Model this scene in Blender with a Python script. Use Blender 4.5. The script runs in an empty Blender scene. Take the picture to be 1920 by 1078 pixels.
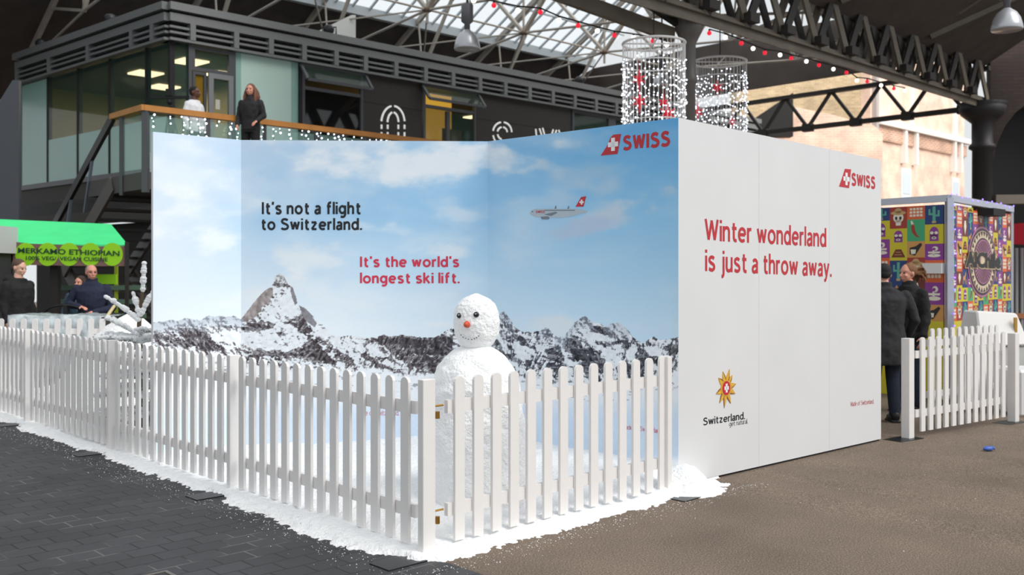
import bpy, math, random
import numpy as np
from mathutils import Vector, Matrix
random.seed(7); rng = np.random.default_rng(7)
SC = bpy.context.scene; COL = SC.collection
FPX, HY, EYE = 1828.0, 512.0, 1.6          # focal length in pixels, horizon row, eye height

# ---------------- camera, sky, sun, exposure ----------------
cd = bpy.data.cameras.new('camera'); cam = bpy.data.objects.new('camera', cd); COL.objects.link(cam)
cam.location = (0, 0, EYE); cam.rotation_euler = (math.pi/2, 0, 0)
cd.lens = 36*FPX/1920; cd.sensor_width = 36; cd.shift_y = -27/1920; cd.clip_end = 300
cd.dof.use_dof = True; cd.dof.focus_distance = 6.9; cd.dof.aperture_fstop = 2.4
SC.camera = cam
w = bpy.data.worlds.new('overcast'); SC.world = w; w.use_nodes = True
w.node_tree.nodes['Background'].inputs[0].default_value = (0.93, 0.97, 1.0, 1)
w.node_tree.nodes['Background'].inputs[1].default_value = 0.84
sd = bpy.data.lights.new('sun', 'SUN'); so = bpy.data.objects.new('sun', sd); COL.objects.link(so)
sd.energy = 2.2; sd.angle = math.radians(36); sd.color = (1.0, 0.965, 0.92)
so.rotation_euler = Vector((0.60, -0.36, 0.72)).to_track_quat('Z', 'Y').to_euler()
SC.view_settings.view_transform = 'Standard'; SC.view_settings.look = 'None'
SC.view_settings.gamma = 1; SC.view_settings.use_curve_mapping = False
SC.view_settings.exposure = 0.0

# ---------------- frames ----------------
Z0 = 5.52; C0 = Vector(((800-960)/FPX*Z0, Z0, 0))          # outer corner of the fence
UL = Vector((-.692, .722, 0)).normalized(); UR = Vector((.722, .692, 0)).normalized()
def P(px, py, Y): return Vector(((px-960)/FPX*Y, Y, EYE-(py-HY)/FPX*Y))
def gz(x, y):
    s = (x-C0.x)*UR.x+(y-C0.y)*UR.y
    return -.0135*max(0., s-2.47)
def G(px, py):
    z = 0.
    for _ in range(8):
        Y = (EYE-z)*FPX/(py-HY); x = (px-960)/FPX*Y; z = gz(x, Y)
    return Vector((x, Y, z))
def ST(s, t, z=0.): p = C0+UR*s+UL*t; return Vector((p.x, p.y, z))
class Plane:
    "upright plane through p along horizontal direction u (tilt = rise per metre); n looks at the camera"
    def __init__(s, p, u, tilt=0.):
        s.p = Vector((p.x, p.y, 0)); s.u = Vector((u.x, u.y, 0)).normalized(); s.tilt = tilt
        s.n = Vector((s.u.y, -s.u.x, 0))
        if s.n.dot(-s.p) < 0: s.n = -s.n
    def uz(s, px, py):
        d = Vector(((px-960)/FPX, 1, -(py-HY)/FPX)); k = s.p.dot(s.n)/Vector((d.x, d.y, 0)).dot(s.n)
        q = d*k; u = (q-s.p).dot(s.u); return u, EYE+q.z-s.tilt*u
    def pt(s, u, z, off=0.): q = s.p+s.u*u+s.n*off; return Vector((q.x, q.y, z+s.tilt*u))
    def at(s, px, py, off=0.): u, z = s.uz(px, py); return s.pt(u, z, off)

# ---------------- materials ----------------
def s2l(c): return tuple((x/12.92 if x <= .04045 else ((x+.055)/1.055)**2.4) for x in [v/255 for v in c])
MATS = {}
def mat(name, rgb, rough=.6, metal=0., bump=0., bscale=60., var=0., emit=0., alpha=1., trans=0., vscale=None, spec=.5):
    if name in MATS: return MATS[name]
    m = bpy.data.materials.new(name); m.use_nodes = True; N = m.node_tree.nodes; L = m.node_tree.links
    b = N['Principled BSDF']; c = (*s2l(rgb), 1)
    b.inputs['Base Color'].default_value = c; b.inputs['Roughness'].default_value = rough
    b.inputs['Metallic'].default_value = metal; b.inputs['Specular IOR Level'].default_value = spec
    if emit: b.inputs['Emission Color'].default_value = c; b.inputs['Emission Strength'].default_value = emit
    if trans: b.inputs['Transmission Weight'].default_value = trans; b.inputs['IOR'].default_value = 1.1
    if alpha < 1: b.inputs['Alpha'].default_value = alpha
    if bump or var:
        tc = N.new('ShaderNodeTexCoord'); nz = N.new('ShaderNodeTexNoise')
        nz.inputs['Scale'].default_value = vscale or bscale; nz.inputs['Detail'].default_value = 6
        L.new(tc.outputs['Object'], nz.inputs['Vector'])
        if var:
            mx = N.new('ShaderNodeMix'); mx.data_type = 'RGBA'
            mx.inputs[6].default_value = tuple(min(1, x*(1-var)) for x in c[:3])+(1,)
            mx.inputs[7].default_value = tuple(min(1, x*(1+var)) for x in c[:3])+(1,)
            cr = N.new('ShaderNodeMapRange'); cr.inputs[1].default_value = .3; cr.inputs[2].default_value = .7
            L.new(nz.outputs['Fac'], cr.inputs[0]); L.new(cr.outputs[0], mx.inputs[0]); L.new(mx.outputs[2], b.inputs['Base Color'])
        if bump:
            nb = N.new('ShaderNodeTexNoise'); nb.inputs['Scale'].default_value = bscale; nb.inputs['Detail'].default_value = 5
            L.new(tc.outputs['Object'], nb.inputs['Vector'])
            bp = N.new('ShaderNodeBump'); bp.inputs['Strength'].default_value = bump; bp.inputs['Distance'].default_value = .02
            L.new(nb.outputs['Fac'], bp.inputs['Height']); L.new(bp.outputs[0], b.inputs['Normal'])
    MATS[name] = m; return m
def glass(name, rgb, alpha, rough=.03, spec=.8):
    m = mat(name, rgb, rough, alpha=alpha, spec=spec); return m
def brickmat(name, c1, c2, cm, bw, rh, mortar, axis='XY', rot=0., rough=.8, snow=0., bump=.3, scale=1.):
    m = bpy.data.materials.new(name); m.use_nodes = True; N = m.node_tree.nodes; L = m.node_tree.links; b = N['Principled BSDF']
    b.inputs['Roughness'].default_value = rough
    tc = N.new('ShaderNodeTexCoord'); mp = N.new('ShaderNodeMapping'); L.new(tc.outputs['Object'], mp.inputs[0])
    mp.inputs['Rotation'].default_value = (0, 0, rot)
    src = mp.outputs[0]
    if axis != 'XY':
        sx = N.new('ShaderNodeSeparateXYZ'); L.new(src, sx.inputs[0]); cx = N.new('ShaderNodeCombineXYZ')
        L.new(sx.outputs[axis[0]], cx.inputs[0]); L.new(sx.outputs[axis[1]], cx.inputs[1]); src = cx.outputs[0]
    bt = N.new('ShaderNodeTexBrick'); L.new(src, bt.inputs['Vector'])
    for k, v in (('Color1', (*s2l(c1), 1)), ('Color2', (*s2l(c2), 1)), ('Mortar', (*s2l(cm), 1)), ('Scale', 1.), ('Mortar Size', mortar), ('Brick Width', bw), ('Row Height', rh), ('Mortar Smooth', .3)):
        bt.inputs[k].default_value = v
    nz = N.new('ShaderNodeTexNoise'); nz.inputs['Scale'].default_value = 1.3; nz.inputs['Detail'].default_value = 8; L.new(tc.outputs['Object'], nz.inputs['Vector'])
    mr = N.new('ShaderNodeMapRange'); mr.inputs[1].default_value = .3; mr.inputs[2].default_value = .7; mr.inputs[3].default_value = .8; mr.inputs[4].default_value = 1.2
    L.new(nz.outputs['Fac'], mr.inputs[0])
    mx = N.new('ShaderNodeMix'); mx.data_type = 'RGBA'; mx.blend_type = 'MULTIPLY'; mx.inputs[0].default_value = 1
    L.new(bt.outputs['Color'], mx.inputs[6]); L.new(mr.outputs[0], mx.inputs[7]); out = mx.outputs[2]
    if snow:          # powder caught in the joints, in patches
        n2 = N.new('ShaderNodeTexNoise'); n2.inputs['Scale'].default_value = 2.3; n2.inputs['Detail'].default_value = 9; L.new(tc.outputs['Object'], n2.inputs['Vector'])
        m2 = N.new('ShaderNodeMapRange'); m2.inputs[1].default_value = .53; m2.inputs[2].default_value = .62; L.new(n2.outputs['Fac'], m2.inputs[0])
        mm = N.new('ShaderNodeMath'); mm.operation = 'MULTIPLY'; L.new(m2.outputs[0], mm.inputs[0]); L.new(bt.outputs['Fac'], mm.inputs[1])
        m3 = N.new('ShaderNodeMath'); m3.operation = 'MULTIPLY'; L.new(mm.outputs[0], m3.inputs[0]); m3.inputs[1].default_value = snow
        mz = N.new('ShaderNodeMix'); mz.data_type = 'RGBA'; L.new(m3.outputs[0], mz.inputs[0]); L.new(out, mz.inputs[6]); mz.inputs[7].default_value = (.5, .5, .5, 1); out = mz.outputs[2]
    L.new(out, b.inputs['Base Color'])
    iv = N.new('ShaderNodeMath'); iv.operation = 'SUBTRACT'; iv.inputs[0].default_value = 1; L.new(bt.outputs['Fac'], iv.inputs[1])
    bp = N.new('ShaderNodeBump'); bp.inputs['Strength'].default_value = bump; bp.inputs['Distance'].default_value = .01
    L.new(iv.outputs[0], bp.inputs['Height']); L.new(bp.outputs[0], b.inputs['Normal'])
    MATS[name] = m; return m

# ---------------- mesh building ----------------
class MB:
    def __init__(s): s.v = []; s.f = []; s.mi = []; s.cur = 0
    def add(s, vs, fs):
        o = len(s.v); s.v += [tuple(v) for v in vs]; s.f += [tuple(i+o for i in f) for f in fs]; s.mi += [s.cur]*len(fs); return s
    def box(s, a, b, M=None):
        (x0, y0, z0), (x1, y1, z1) = a, b
        vs = [Vector(v) for v in ((x0,y0,z0),(x1,y0,z0),(x1,y1,z0),(x0,y1,z0),(x0,y0,z1),(x1,y0,z1),(x1,y1,z1),(x0,y1,z1))]
        if M: vs = [M@v for v in vs]
        return s.add(vs, [(0,3,2,1),(4,5,6,7),(0,1,5,4),(1,2,6,5),(2,3,7,6),(3,0,4,7)])
    def beam(s, p, q, w_, h_, up=Vector((0,0,1))):
        "rectangular bar from p to q, w_ across, h_ along up"
        p = Vector(p); q = Vector(q); d = (q-p).normalized(); x = d.cross(up)
        if x.length < 1e-4: x = d.cross(Vector((0,1,0)))
        x.normalize(); y = x.cross(d).normalized(); vs = []
        for c in (p, q):
            for a, b in ((-1,-1),(1,-1),(1,1),(-1,1)): vs.append(c+x*a*w_/2+y*b*h_/2)
        return s.add(vs, [(0,3,2,1),(4,5,6,7),(0,1,5,4),(1,2,6,5),(2,3,7,6),(3,0,4,7)])
    def tube(s, pts, r, n=8, cap=True):
        pts = [Vector(p) for p in pts]; R = r if isinstance(r, (list, tuple)) else [r]*len(pts); vs = []; fs = []; prev = None
        for i, p in enumerate(pts):
            d = (pts[min(i+1, len(pts)-1)]-pts[max(i-1, 0)]).normalized()
            if prev is None: x = d.cross(Vector((0,0,1))); x = x if x.length > 1e-3 else d.cross(Vector((0,1,0)))
            else: x = prev-d*prev.dot(d)
            x.normalize(); prev = x; y = d.cross(x)
            for k in range(n): a = 2*math.pi*k/n; vs.append(p+(x*math.cos(a)+y*math.sin(a))*R[i])
        for i in range(len(pts)-1):
            for k in range(n): a = i*n+k; b = i*n+(k+1)%n; fs.append((a, b, b+n, a+n))
        if cap: fs += [tuple(range(n-1, -1, -1)), tuple(range((len(pts)-1)*n, len(pts)*n))]
        return s.add(vs, fs)
    def lathe(s, prof, c=(0,0,0), n=24, M=None):
        vs = []; fs = []
        for r, z in prof:
            for k in range(n):
                a = 2*math.pi*k/n; v = Vector((r*math.cos(a), r*math.sin(a), z)); v = M@v if M else v; vs.append(v+Vector(c))
        for i in range(len(prof)-1):
            for k in range(n): a = i*n+k; b = i*n+(k+1)%n; fs.append((a, b, b+n, a+n))
        fs += [tuple(range(n-1, -1, -1)), tuple(range((len(prof)-1)*n, len(prof)*n))]
        return s.add(vs, fs)
    def ball(s, c, r, n=8, m=6, M=None):
        r = r if isinstance(r, (tuple, list, Vector)) else (r, r, r); c = Vector(c); vs = []
        for i in range(1, m):
            th = math.pi*i/m
            for k in range(n):
                a = 2*math.pi*k/n; vs.append(Vector((r[0]*math.sin(th)*math.cos(a), r[1]*math.sin(th)*math.sin(a), r[2]*math.cos(th))))
        vs += [Vector((0,0,r[2])), Vector((0,0,-r[2]))]; T = len(vs)-2; fs = []
        for i in range(m-2):
            for k in range(n): a = i*n+k; b = i*n+(k+1)%n; fs.append((a, a+n, b+n, b))
        for k in range(n): fs += [(T, k, (k+1)%n), (T+1, (m-2)*n+(k+1)%n, (m-2)*n+k)]
        return s.add([(M@v if M else v)+c for v in vs], fs)
    def prism(s, poly, fn, d):
        "poly of (u,z); fn(u,z,off)->Vector; extruded from off 0 to d (front at d)"
        n = len(poly); vs = [fn(u, z, 0) for u, z in poly]+[fn(u, z, d) for u, z in poly]
        return s.add(vs, [tuple(range(n-1, -1, -1)), tuple(range(n, 2*n))]+[(i, (i+1)%n, (i+1)%n+n, i+n) for i in range(n)])
    def quad(s, a, b, c, d): return s.add([a, b, c, d], [(0,1,2,3)])
    def build(s, name, m, parent=None, smooth=False, loc=None):
        me = bpy.data.meshes.new(name); me.from_pydata(s.v, [], s.f)
        for x in (m if isinstance(m, (list, tuple)) else [m]): me.materials.append(x)
        if any(s.mi): me.polygons.foreach_set('material_index', s.mi)
        if smooth: me.polygons.foreach_set('use_smooth', [True]*len(me.polygons))
        me.update(); o = bpy.data.objects.new(name, me); COL.objects.link(o)
        if parent: o.parent = parent
        if loc: o.location = loc
        return o
def rebase(o, loc):
    "move a top-level mesh's origin to loc, geometry staying put"
    loc = Vector(loc); o.data.transform(Matrix.Translation(-loc)); o.location = loc; return o
def bevel(o, w_, seg=1):
    m = o.modifiers.new('bevel', 'BEVEL'); m.width = w_; m.segments = seg; m.limit_method = 'ANGLE'; return o
def tag(o, label=None, cat=None, group=None, kind=None):
    if label: o['label'] = label
    if cat: o['category'] = cat
    if group: o['group'] = group
    if kind: o['kind'] = kind
    return o
def thing(name, label, cat, loc=(0,0,0), rz=0., group=None):
    o = bpy.data.objects.new(name, None); COL.objects.link(o); o.location = loc; o.rotation_euler = (0,0,rz); o.empty_display_size = .1
    return tag(o, label, cat, group)
def copytree(o, parent=None):
    kids = [c for c in COL.objects if c.parent == o]
    c = o.copy(); COL.objects.link(c)
    if parent: c.parent = parent
    for k in kids: copytree(k, c)
    return c
def localize(root):
    "children were modelled in world space: shift them so the root Empty can stand at the thing's base"
    Mi = root.matrix_basis.inverted() if root.rotation_euler.z == 0 else (Matrix.Translation(root.location)@Matrix.Rotation(root.rotation_euler.z, 4, 'Z')).inverted()
    Mi = (Matrix.Translation(root.location)@Matrix.Rotation(root.rotation_euler.z, 4, 'Z')).inverted()
    done = set()
    def rec(p, first):
        for c in [c for c in COL.objects if c.parent == p]:
            if c.type == 'MESH' and c.data.name not in done: c.data.transform(Mi); done.add(c.data.name)
            rec(c, False)
    rec(root, True)

# ---------------- text: a drawn humanist sans, one ribbon per stroke ----------------
def cat(pts, n=5):
    P_ = [pts[0]]+list(pts)+[pts[-1]]; out = []
    for i in range(1, len(P_)-2):
        p0, p1, p2, p3 = P_[i-1:i+3]
        for k in range(n):
            t = k/n; out.append(tuple(.5*((2*b)+(-a+c)*t+(2*a-5*b+4*c-d)*t*t+(-a+3*b-3*c+d)*t**3) for a, b, c, d in zip(p0, p1, p2, p3)))
    return out+[pts[-1]]
def ell(cx, cy, rx, ry, n=24): return [(cx+rx*math.cos(2*math.pi*i/n), cy+ry*math.sin(2*math.pi*i/n)) for i in range(n+1)]
ARCH = [(0,.33),(.05,.42),(.15,.47),(.26,.45),(.31,.35),(.31,.2),(.31,0)]
SS_ = [(.43,.59),(.34,.655),(.22,.67),(.1,.63),(.06,.53),(.12,.44),(.26,.38),(.4,.31),(.45,.2),(.39,.09),(.24,.045),(.1,.065),(.02,.12)]
GLY = {'I':[[(0,0),(0,.72)]],'\u2019':[[(.03,.74),(-.0,.56)]],'t':[[(.1,.65),(.1,.14),(.13,.07),(.19,.045),(.27,.05)],[(0,.47),(.26,.47)]],
 's':[cat([(.31,.43),(.24,.47),(.14,.475),(.05,.43),(.04,.35),(.11,.295),(.22,.25),(.3,.2),(.31,.11),(.23,.05),(.13,.045),(.01,.085)])],'n':[[(0,0),(0,.52)],cat(ARCH)],'o':[ell(.2,.26,.2,.215)],
 'a':[cat([(.04,.42),(.13,.47),(.23,.465),(.3,.4),(.3,.3),(.3,.0)]),cat([(.3,.28),(.18,.27),(.06,.23),(.02,.14),(.06,.06),(.14,.04),(.23,.08),(.3,.16)])],
 'f':[cat([(.1,0),(.1,.3),(.1,.56),(.14,.66),(.22,.69),(.28,.685)]),[(0,.47),(.26,.47)]],'l':[[(0,0),(0,.74)]],'i':[[(0,0),(0,.52)],[(0,.615),(0,.72)]],
 'g':[ell(.18,.27,.18,.205),cat([(.36,.52),(.36,.2),(.36,.0),(.31,-.12),(.2,-.165),(.07,-.14)])],'h':[[(0,0),(0,.74)],cat(ARCH)],'S':[cat(SS_)],
 'w':[[(0,.52),(.13,.03),(.26,.49),(.39,.03),(.52,.52)]],'z':[[(.0,.47),(.31,.47),(.02,.05),(.33,.05)]],'e':[cat([(.02,.265),(.2,.265),(.37,.265)],2)+cat([(.37,.28),(.34,.41),(.2,.475),(.06,.42),(.0,.26),(.05,.11),(.19,.045),(.34,.085)])],
 'r':[[(0,0),(0,.52)],cat([(0,.32),(.04,.42),(.12,.47),(.21,.465)])],'d':[ell(.18,.26,.18,.215),[(.36,0),(.36,.74)]],'.':[[(0,0),(0,.11)]],'W':[[(0,.72),(.17,.03),(.34,.68),(.51,.03),(.68,.72)]],
 'j':[cat([(0,.52),(0,.2),(0,-.06),(-.05,-.15),(-.12,-.155)]),[(0,.615),(0,.72)]],'u':[cat([(0,.52),(0,.3),(0,.16),(.05,.06),(.15,.045),(.26,.09),(.31,.18)]),[(.31,.52),(.31,0)]],
 'y':[[(0,.52),(.17,.02)],[(.34,.52),(.15,-.04),(.09,-.14),(.0,-.16)]],'M':[[(0,0),(0,.7),(.25,.08),(.5,.7),(.5,0)]],'k':[[(0,0),(0,.74)],[(.3,.52),(.03,.24)],[(.11,.31),(.34,0)]]}
def strokefont(txt, wt):
    v = []; f = []; x = 0.; zk = 0.
    for ch in txt:
        if ch == ' ': x += .26; continue
        g = GLY[ch]; x0 = min(p[0] for s in g for p in s); x1 = max(p[0] for s in g for p in s); ox = x-x0+wt/2
        parts = []
        for s in g:              # break at sharp corners so every arm keeps its width
            cur_ = [s[0]]
            for i in range(1, len(s)):
                cur_.append(s[i])
                if i < len(s)-1:
                    a_ = Vector((s[i][0]-s[i-1][0], s[i][1]-s[i-1][1])); b_ = Vector((s[i+1][0]-s[i][0], s[i+1][1]-s[i][1]))
                    if a_.length > 1e-6 and b_.length > 1e-6 and a_.normalized().dot(b_.normalized()) < .35: parts.append(cur_); cur_ = [s[i]]
            parts.append(cur_)
        for s in parts:
            zk += 1.
            closed = s[0] == s[-1] or (abs(s[0][0]-s[-1][0]) < 1e-6 and abs(s[0][1]-s[-1][1]) < 1e-6); n = len(s); b = len(v)
            for i, p in enumerate(s):
                a = s[i-1] if i else (s[-2] if closed else p); c = s[i+1] if i < n-1 else (s[1] if closed else p)
                d1 = Vector((p[0]-a[0], p[1]-a[1])); d2 = Vector((c[0]-p[0], c[1]-p[1]))
                if d1.length < 1e-9: d1 = d2
                if d2.length < 1e-9: d2 = d1
                d1.normalize(); d2.normalize(); m = (d1+d2); m = m.normalized() if m.length > .05 else d1; nn = Vector((-m.y, m.x)); k = wt/2/max(.8, nn.dot(Vector((-d1.y, d1.x))))
                v += [(p[0]+ox+nn.x*k, p[1]+nn.y*k, zk), (p[0]+ox-nn.x*k, p[1]-nn.y*k, zk)]
            f += [(b+2*i+1, b+2*i+3, b+2*i+2, b+2*i) for i in range(n-1)]
        x = ox+(x1)+wt/2+(.05 if ch in '\u2019il' else .025 if ch in 'tfr' else .065)
    return v, f
# ---------------- text ----------------
def textmesh(txt, bold=0.):
    cu = bpy.data.curves.new('t', 'FONT'); cu.body = txt; cu.size = 1; cu.offset = bold; cu.resolution_u = 3
    o = bpy.data.objects.new('t', cu); COL.objects.link(o); bpy.context.view_layer.update()
    me = bpy.data.meshes.new_from_object(o.evaluated_get(bpy.context.evaluated_depsgraph_get()))
    v = [tuple(x.co) for x in me.vertices]; f = [tuple(p.vertices) for p in me.polygons]
    bpy.data.objects.remove(o); bpy.data.curves.remove(cu); bpy.data.meshes.remove(me); return v, f
def letter(name, txt, pl, L_, R_, cap, m, parent, bold=0., off=.0015, slope=None, cap_ref='I'):
    "text on plane pl from pixel L_ (baseline left) to pixel R_ (baseline right); cap = pixel row of capital top at the left"
    own = all(c in GLY or c == ' ' for c in txt)
    v, f = strokefont(txt, .085+bold*2.6 if bold else .062) if own else textmesh(txt, bold)
    hv = [(0, .72 if cap_ref in 'IS' else .74 if cap_ref == 'l' else .66)] if own else textmesh(cap_ref, bold)[0]
    x0 = min(a[0] for a in v); x1 = max(a[0] for a in v); ch = max(a[1] for a in hv)
    u0, z0 = pl.uz(*L_); u1, z1 = pl.uz(*R_); zt = pl.uz(L_[0], cap)[1]; H = zt-z0
    fn = lambda x, y: (u0+(x-x0)/(x1-x0)*(u1-u0), z0+(z1-z0)*(x-x0)/(x1-x0)+y/ch*H)
    o = MB(); o.add([pl.pt(*fn(a[0], a[1]), off+(.00012*(a[2] % 7) if own else 0)) for a in v], f)
    # turn faces towards the viewer
    if f:
        a, b, c = [Vector(o.v[i]) for i in f[0][:3]]
        if (b-a).cross(c-a).dot(pl.n) < 0: o.f = [tuple(reversed(x)) for x in o.f]
    return o.build(name, m, parent)
# ---------------- ground ----------------
def asphaltmat():
    m = bpy.data.materials.new('brown_asphalt'); m.use_nodes = True; N = m.node_tree.nodes; L = m.node_tree.links; b = N['Principled BSDF']
    b.inputs['Roughness'].default_value = .85
    tc = N.new('ShaderNodeTexCoord'); n1 = N.new('ShaderNodeTexNoise'); n1.inputs['Scale'].default_value = 110; n1.inputs['Detail'].default_value = 4; n1.inputs['Roughness'].default_value = .8
    n2 = N.new('ShaderNodeTexNoise'); n2.inputs['Scale'].default_value = 1.1; n2.inputs['Detail'].default_value = 7
    L.new(tc.outputs['Object'], n1.inputs['Vector']); L.new(tc.outputs['Object'], n2.inputs['Vector'])
    r1 = N.new('ShaderNodeValToRGB'); e = r1.color_ramp.elements; e[0].position = .32; e[0].color = (*s2l((62,52,44)), 1); e[1].position = .70; e[1].color = (*s2l((184,166,146)), 1)
    x = e.new(.5); x.color = (*s2l((106,91,78)), 1)
    L.new(n1.outputs['Fac'], r1.inputs[0])
    mr = N.new('ShaderNodeMapRange'); mr.inputs[1].default_value = .3; mr.inputs[2].default_value = .7; mr.inputs[3].default_value = .78; mr.inputs[4].default_value = 1.15; L.new(n2.outputs['Fac'], mr.inputs[0])
    mx = N.new('ShaderNodeMix'); mx.data_type = 'RGBA'; mx.blend_type = 'MULTIPLY'; mx.inputs[0].default_value = 1
    L.new(r1.outputs[0], mx.inputs[6]); L.new(mr.outputs[0], mx.inputs[7]); L.new(mx.outputs[2], b.inputs['Base Color'])
    bp = N.new('ShaderNodeBump'); bp.inputs['Strength'].default_value = .5; bp.inputs['Distance'].default_value = .004; L.new(n1.outputs['Fac'], bp.inputs['Height']); L.new(bp.outputs[0], b.inputs['Normal'])
    return m
PAVE = brickmat('dark_block_paving', (57,57,60), (48,48,51), (22,22,24), .205, .155, .006, rot=-math.atan2(UR.y, UR.x), rough=.62, snow=.22, bump=.5)
def ground(name, s0, s1, m, z=0.):
    b = MB(); ss = sorted({s0, s1, *[x for x in (2.47,) if s0 < x < s1]})
    for a, c in zip(ss[:-1], ss[1:]):
        q = [ST(a, -12), ST(c, -12), ST(c, 60), ST(a, 60)]
        for v in q: v.z = gz(v.x, v.y)+z
        b.quad(*q)
    return tag(b.build(name, m), kind='structure')
ground('floor', -60, 0, PAVE); ground('floor', 0, 70, asphaltmat())

# ---------------- numpy noise ----------------
def vnoise(x, y, seed):
    xi = np.floor(x).astype(np.int64); yi = np.floor(y).astype(np.int64); xf = x-xi; yf = y-yi
    def h(a, b):
        n = (a*374761393+b*668265263+seed*1274126177) & 0xffffffff
        n = ((n ^ (n >> 13))*1274126177) & 0xffffffff; return ((n ^ (n >> 16)) & 0xffff)/65535.
    u = xf*xf*(3-2*xf); v = yf*yf*(3-2*yf)
    return (h(xi, yi)*(1-u)+h(xi+1, yi)*u)*(1-v)+(h(xi, yi+1)*(1-u)+h(xi+1, yi+1)*u)*v
def fbm(x, y, seed=0, oct=5, gain=.5):
    s = 0; a = 1; t = 0
    for i in range(oct): s = s+a*vnoise(x*2**i, y*2**i, seed+i*17); t += a; a *= gain
    return s/t
def ss(a, b, x): t = np.clip((x-a)/(b-a), 0, 1); return t*t*(3-2*t)

# ---------------- the printed picture on the booth ----------------
RIDGE = [(280,607),(300,604),(318,600),(334,602),(350,596),(372,600),(392,592),(418,594),(440,592),(452,597),(458,591),(470,575),(484,556),(492,549),(499,543),(508,540),(513,530),(515,520),(524,513),(533,520),(541,534),(549,541),(555,556),(558,570),(570,577),(585,590),(598,604),(612,616),(624,628),(640,632),(655,628),(672,631),(690,635),(708,631),(722,628),(738,632),(752,627),(772,632),(800,633),(818,632),(834,620),(848,614),(858,606),(905,596),(930,606),(935,590),(940,586),(946,584),(950,590),(958,600),(966,614),(975,620),(984,622),(998,624),(1012,620),(1022,614),(1030,618),(1036,624),(1046,634),(1058,632),(1068,616),(1078,604),(1088,598),(1098,592),(1104,600),(1112,604),(1124,607),(1136,614),(1144,608),(1156,606),(1168,610),(1178,618),(1186,630),(1196,638),(1207,645),(1214,638),(1226,630),(1236,638),(1250,636),(1262,634),(1275,632)]
BASE = [(280,650),(400,668),(450,686),(540,692),(580,694),(620,690),(700,694),(760,702),(830,706),(920,700),(990,708),(1040,724),(1090,722),(1150,720),(1200,716),(1272,690)]
def inpoly(px, py, poly):
    r = np.zeros(px.shape, bool); n = len(poly)
    for i in range(n):
        (x0, y0), (x1, y1) = poly[i], poly[(i+1)%n]
        c = ((y0 > py) != (y1 > py)) & (px < (x1-x0)*(py-y0)/((y1-y0) or 1e-9)+x0); r ^= c
    return r
SNOWP = [[(404,618),(451,622),(496,620),(516,605),(534,605),(556,618),(576,631),(565,649),(534,658),(500,656),(467,651),(444,645),(422,631)],[(513,536),(545,538),(556,569),(565,585),(556,605),(538,600),(511,605),(489,600),(489,585),(509,565)],[(578,585),(614,611),(640,636),(678,665),(712,692),(692,694),(663,667),(634,651),(600,634),(585,614)],[(627,616),(678,627),(676,643),(707,649),(720,671),(678,663),(652,645)],[(389,625),(453,616),(471,630),(439,657),(416,653)],[(289,607),(330,618),(344,634),(310,628),(289,618)],
 [(1091,633),(1105,622),(1138,629),(1136,640),(1116,647),(1098,642)],[(1116,649),(1138,649),(1160,667),(1167,685),(1149,691),(1136,676)],[(1145,645),(1169,645),(1167,662),(1156,658)],[(1183,645),(1196,645),(1192,674),(1174,671)],[(960,640),(980,647),(1002,658),(989,674),(969,667),(960,653)],[(1007,645),(1025,645),(1025,665),(1004,656)],[(1209,649),(1238,653),(1238,667),(1223,669)]]
ROCKP = [[(449,616),(489,600),(516,607),(511,614),(485,622),(467,627)],[(534,658),(565,649),(585,631),(600,649),(623,674),(614,678),(578,678),(542,665)],[(471,654),(500,656),(534,660),(542,667),(489,669),(473,665)],[(538,605),(565,587),(587,622),(569,625),(556,616)],[(332,615),(379,615),(405,641),(431,662),(384,654),(290,636),(290,615)],[(707,631),(749,626),(848,631),(848,662),(822,699),(764,688),(723,652)],[(686,631),(728,636),(722,646),(690,640)],[(683,658),(718,685),(710,696),(689,692),(672,669)],[(627,665),(665,676),(667,685),(636,680)],[(505,625),(530,622),(536,628),(520,632)],
 [(960,629),(973,625),(1004,653),(1002,658),(973,642)],[(1022,653),(1049,649),(1058,676),(1031,687)],[(1053,636),(1085,631),(1094,653),(1085,680),(1065,658)],[(1094,649),(1125,658),(1134,680),(1125,723),(1111,720),(1085,685)],[(1105,609),(1138,613),(1154,625),(1145,638),(1138,629),(1107,622)],[(1194,642),(1209,653),(1225,676),(1200,714),(1192,711)],[(1243,649),(1270,645),(1270,674),(1249,665)],[(1165,640),(1178,636),(1174,667),(1167,676)]]
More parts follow.
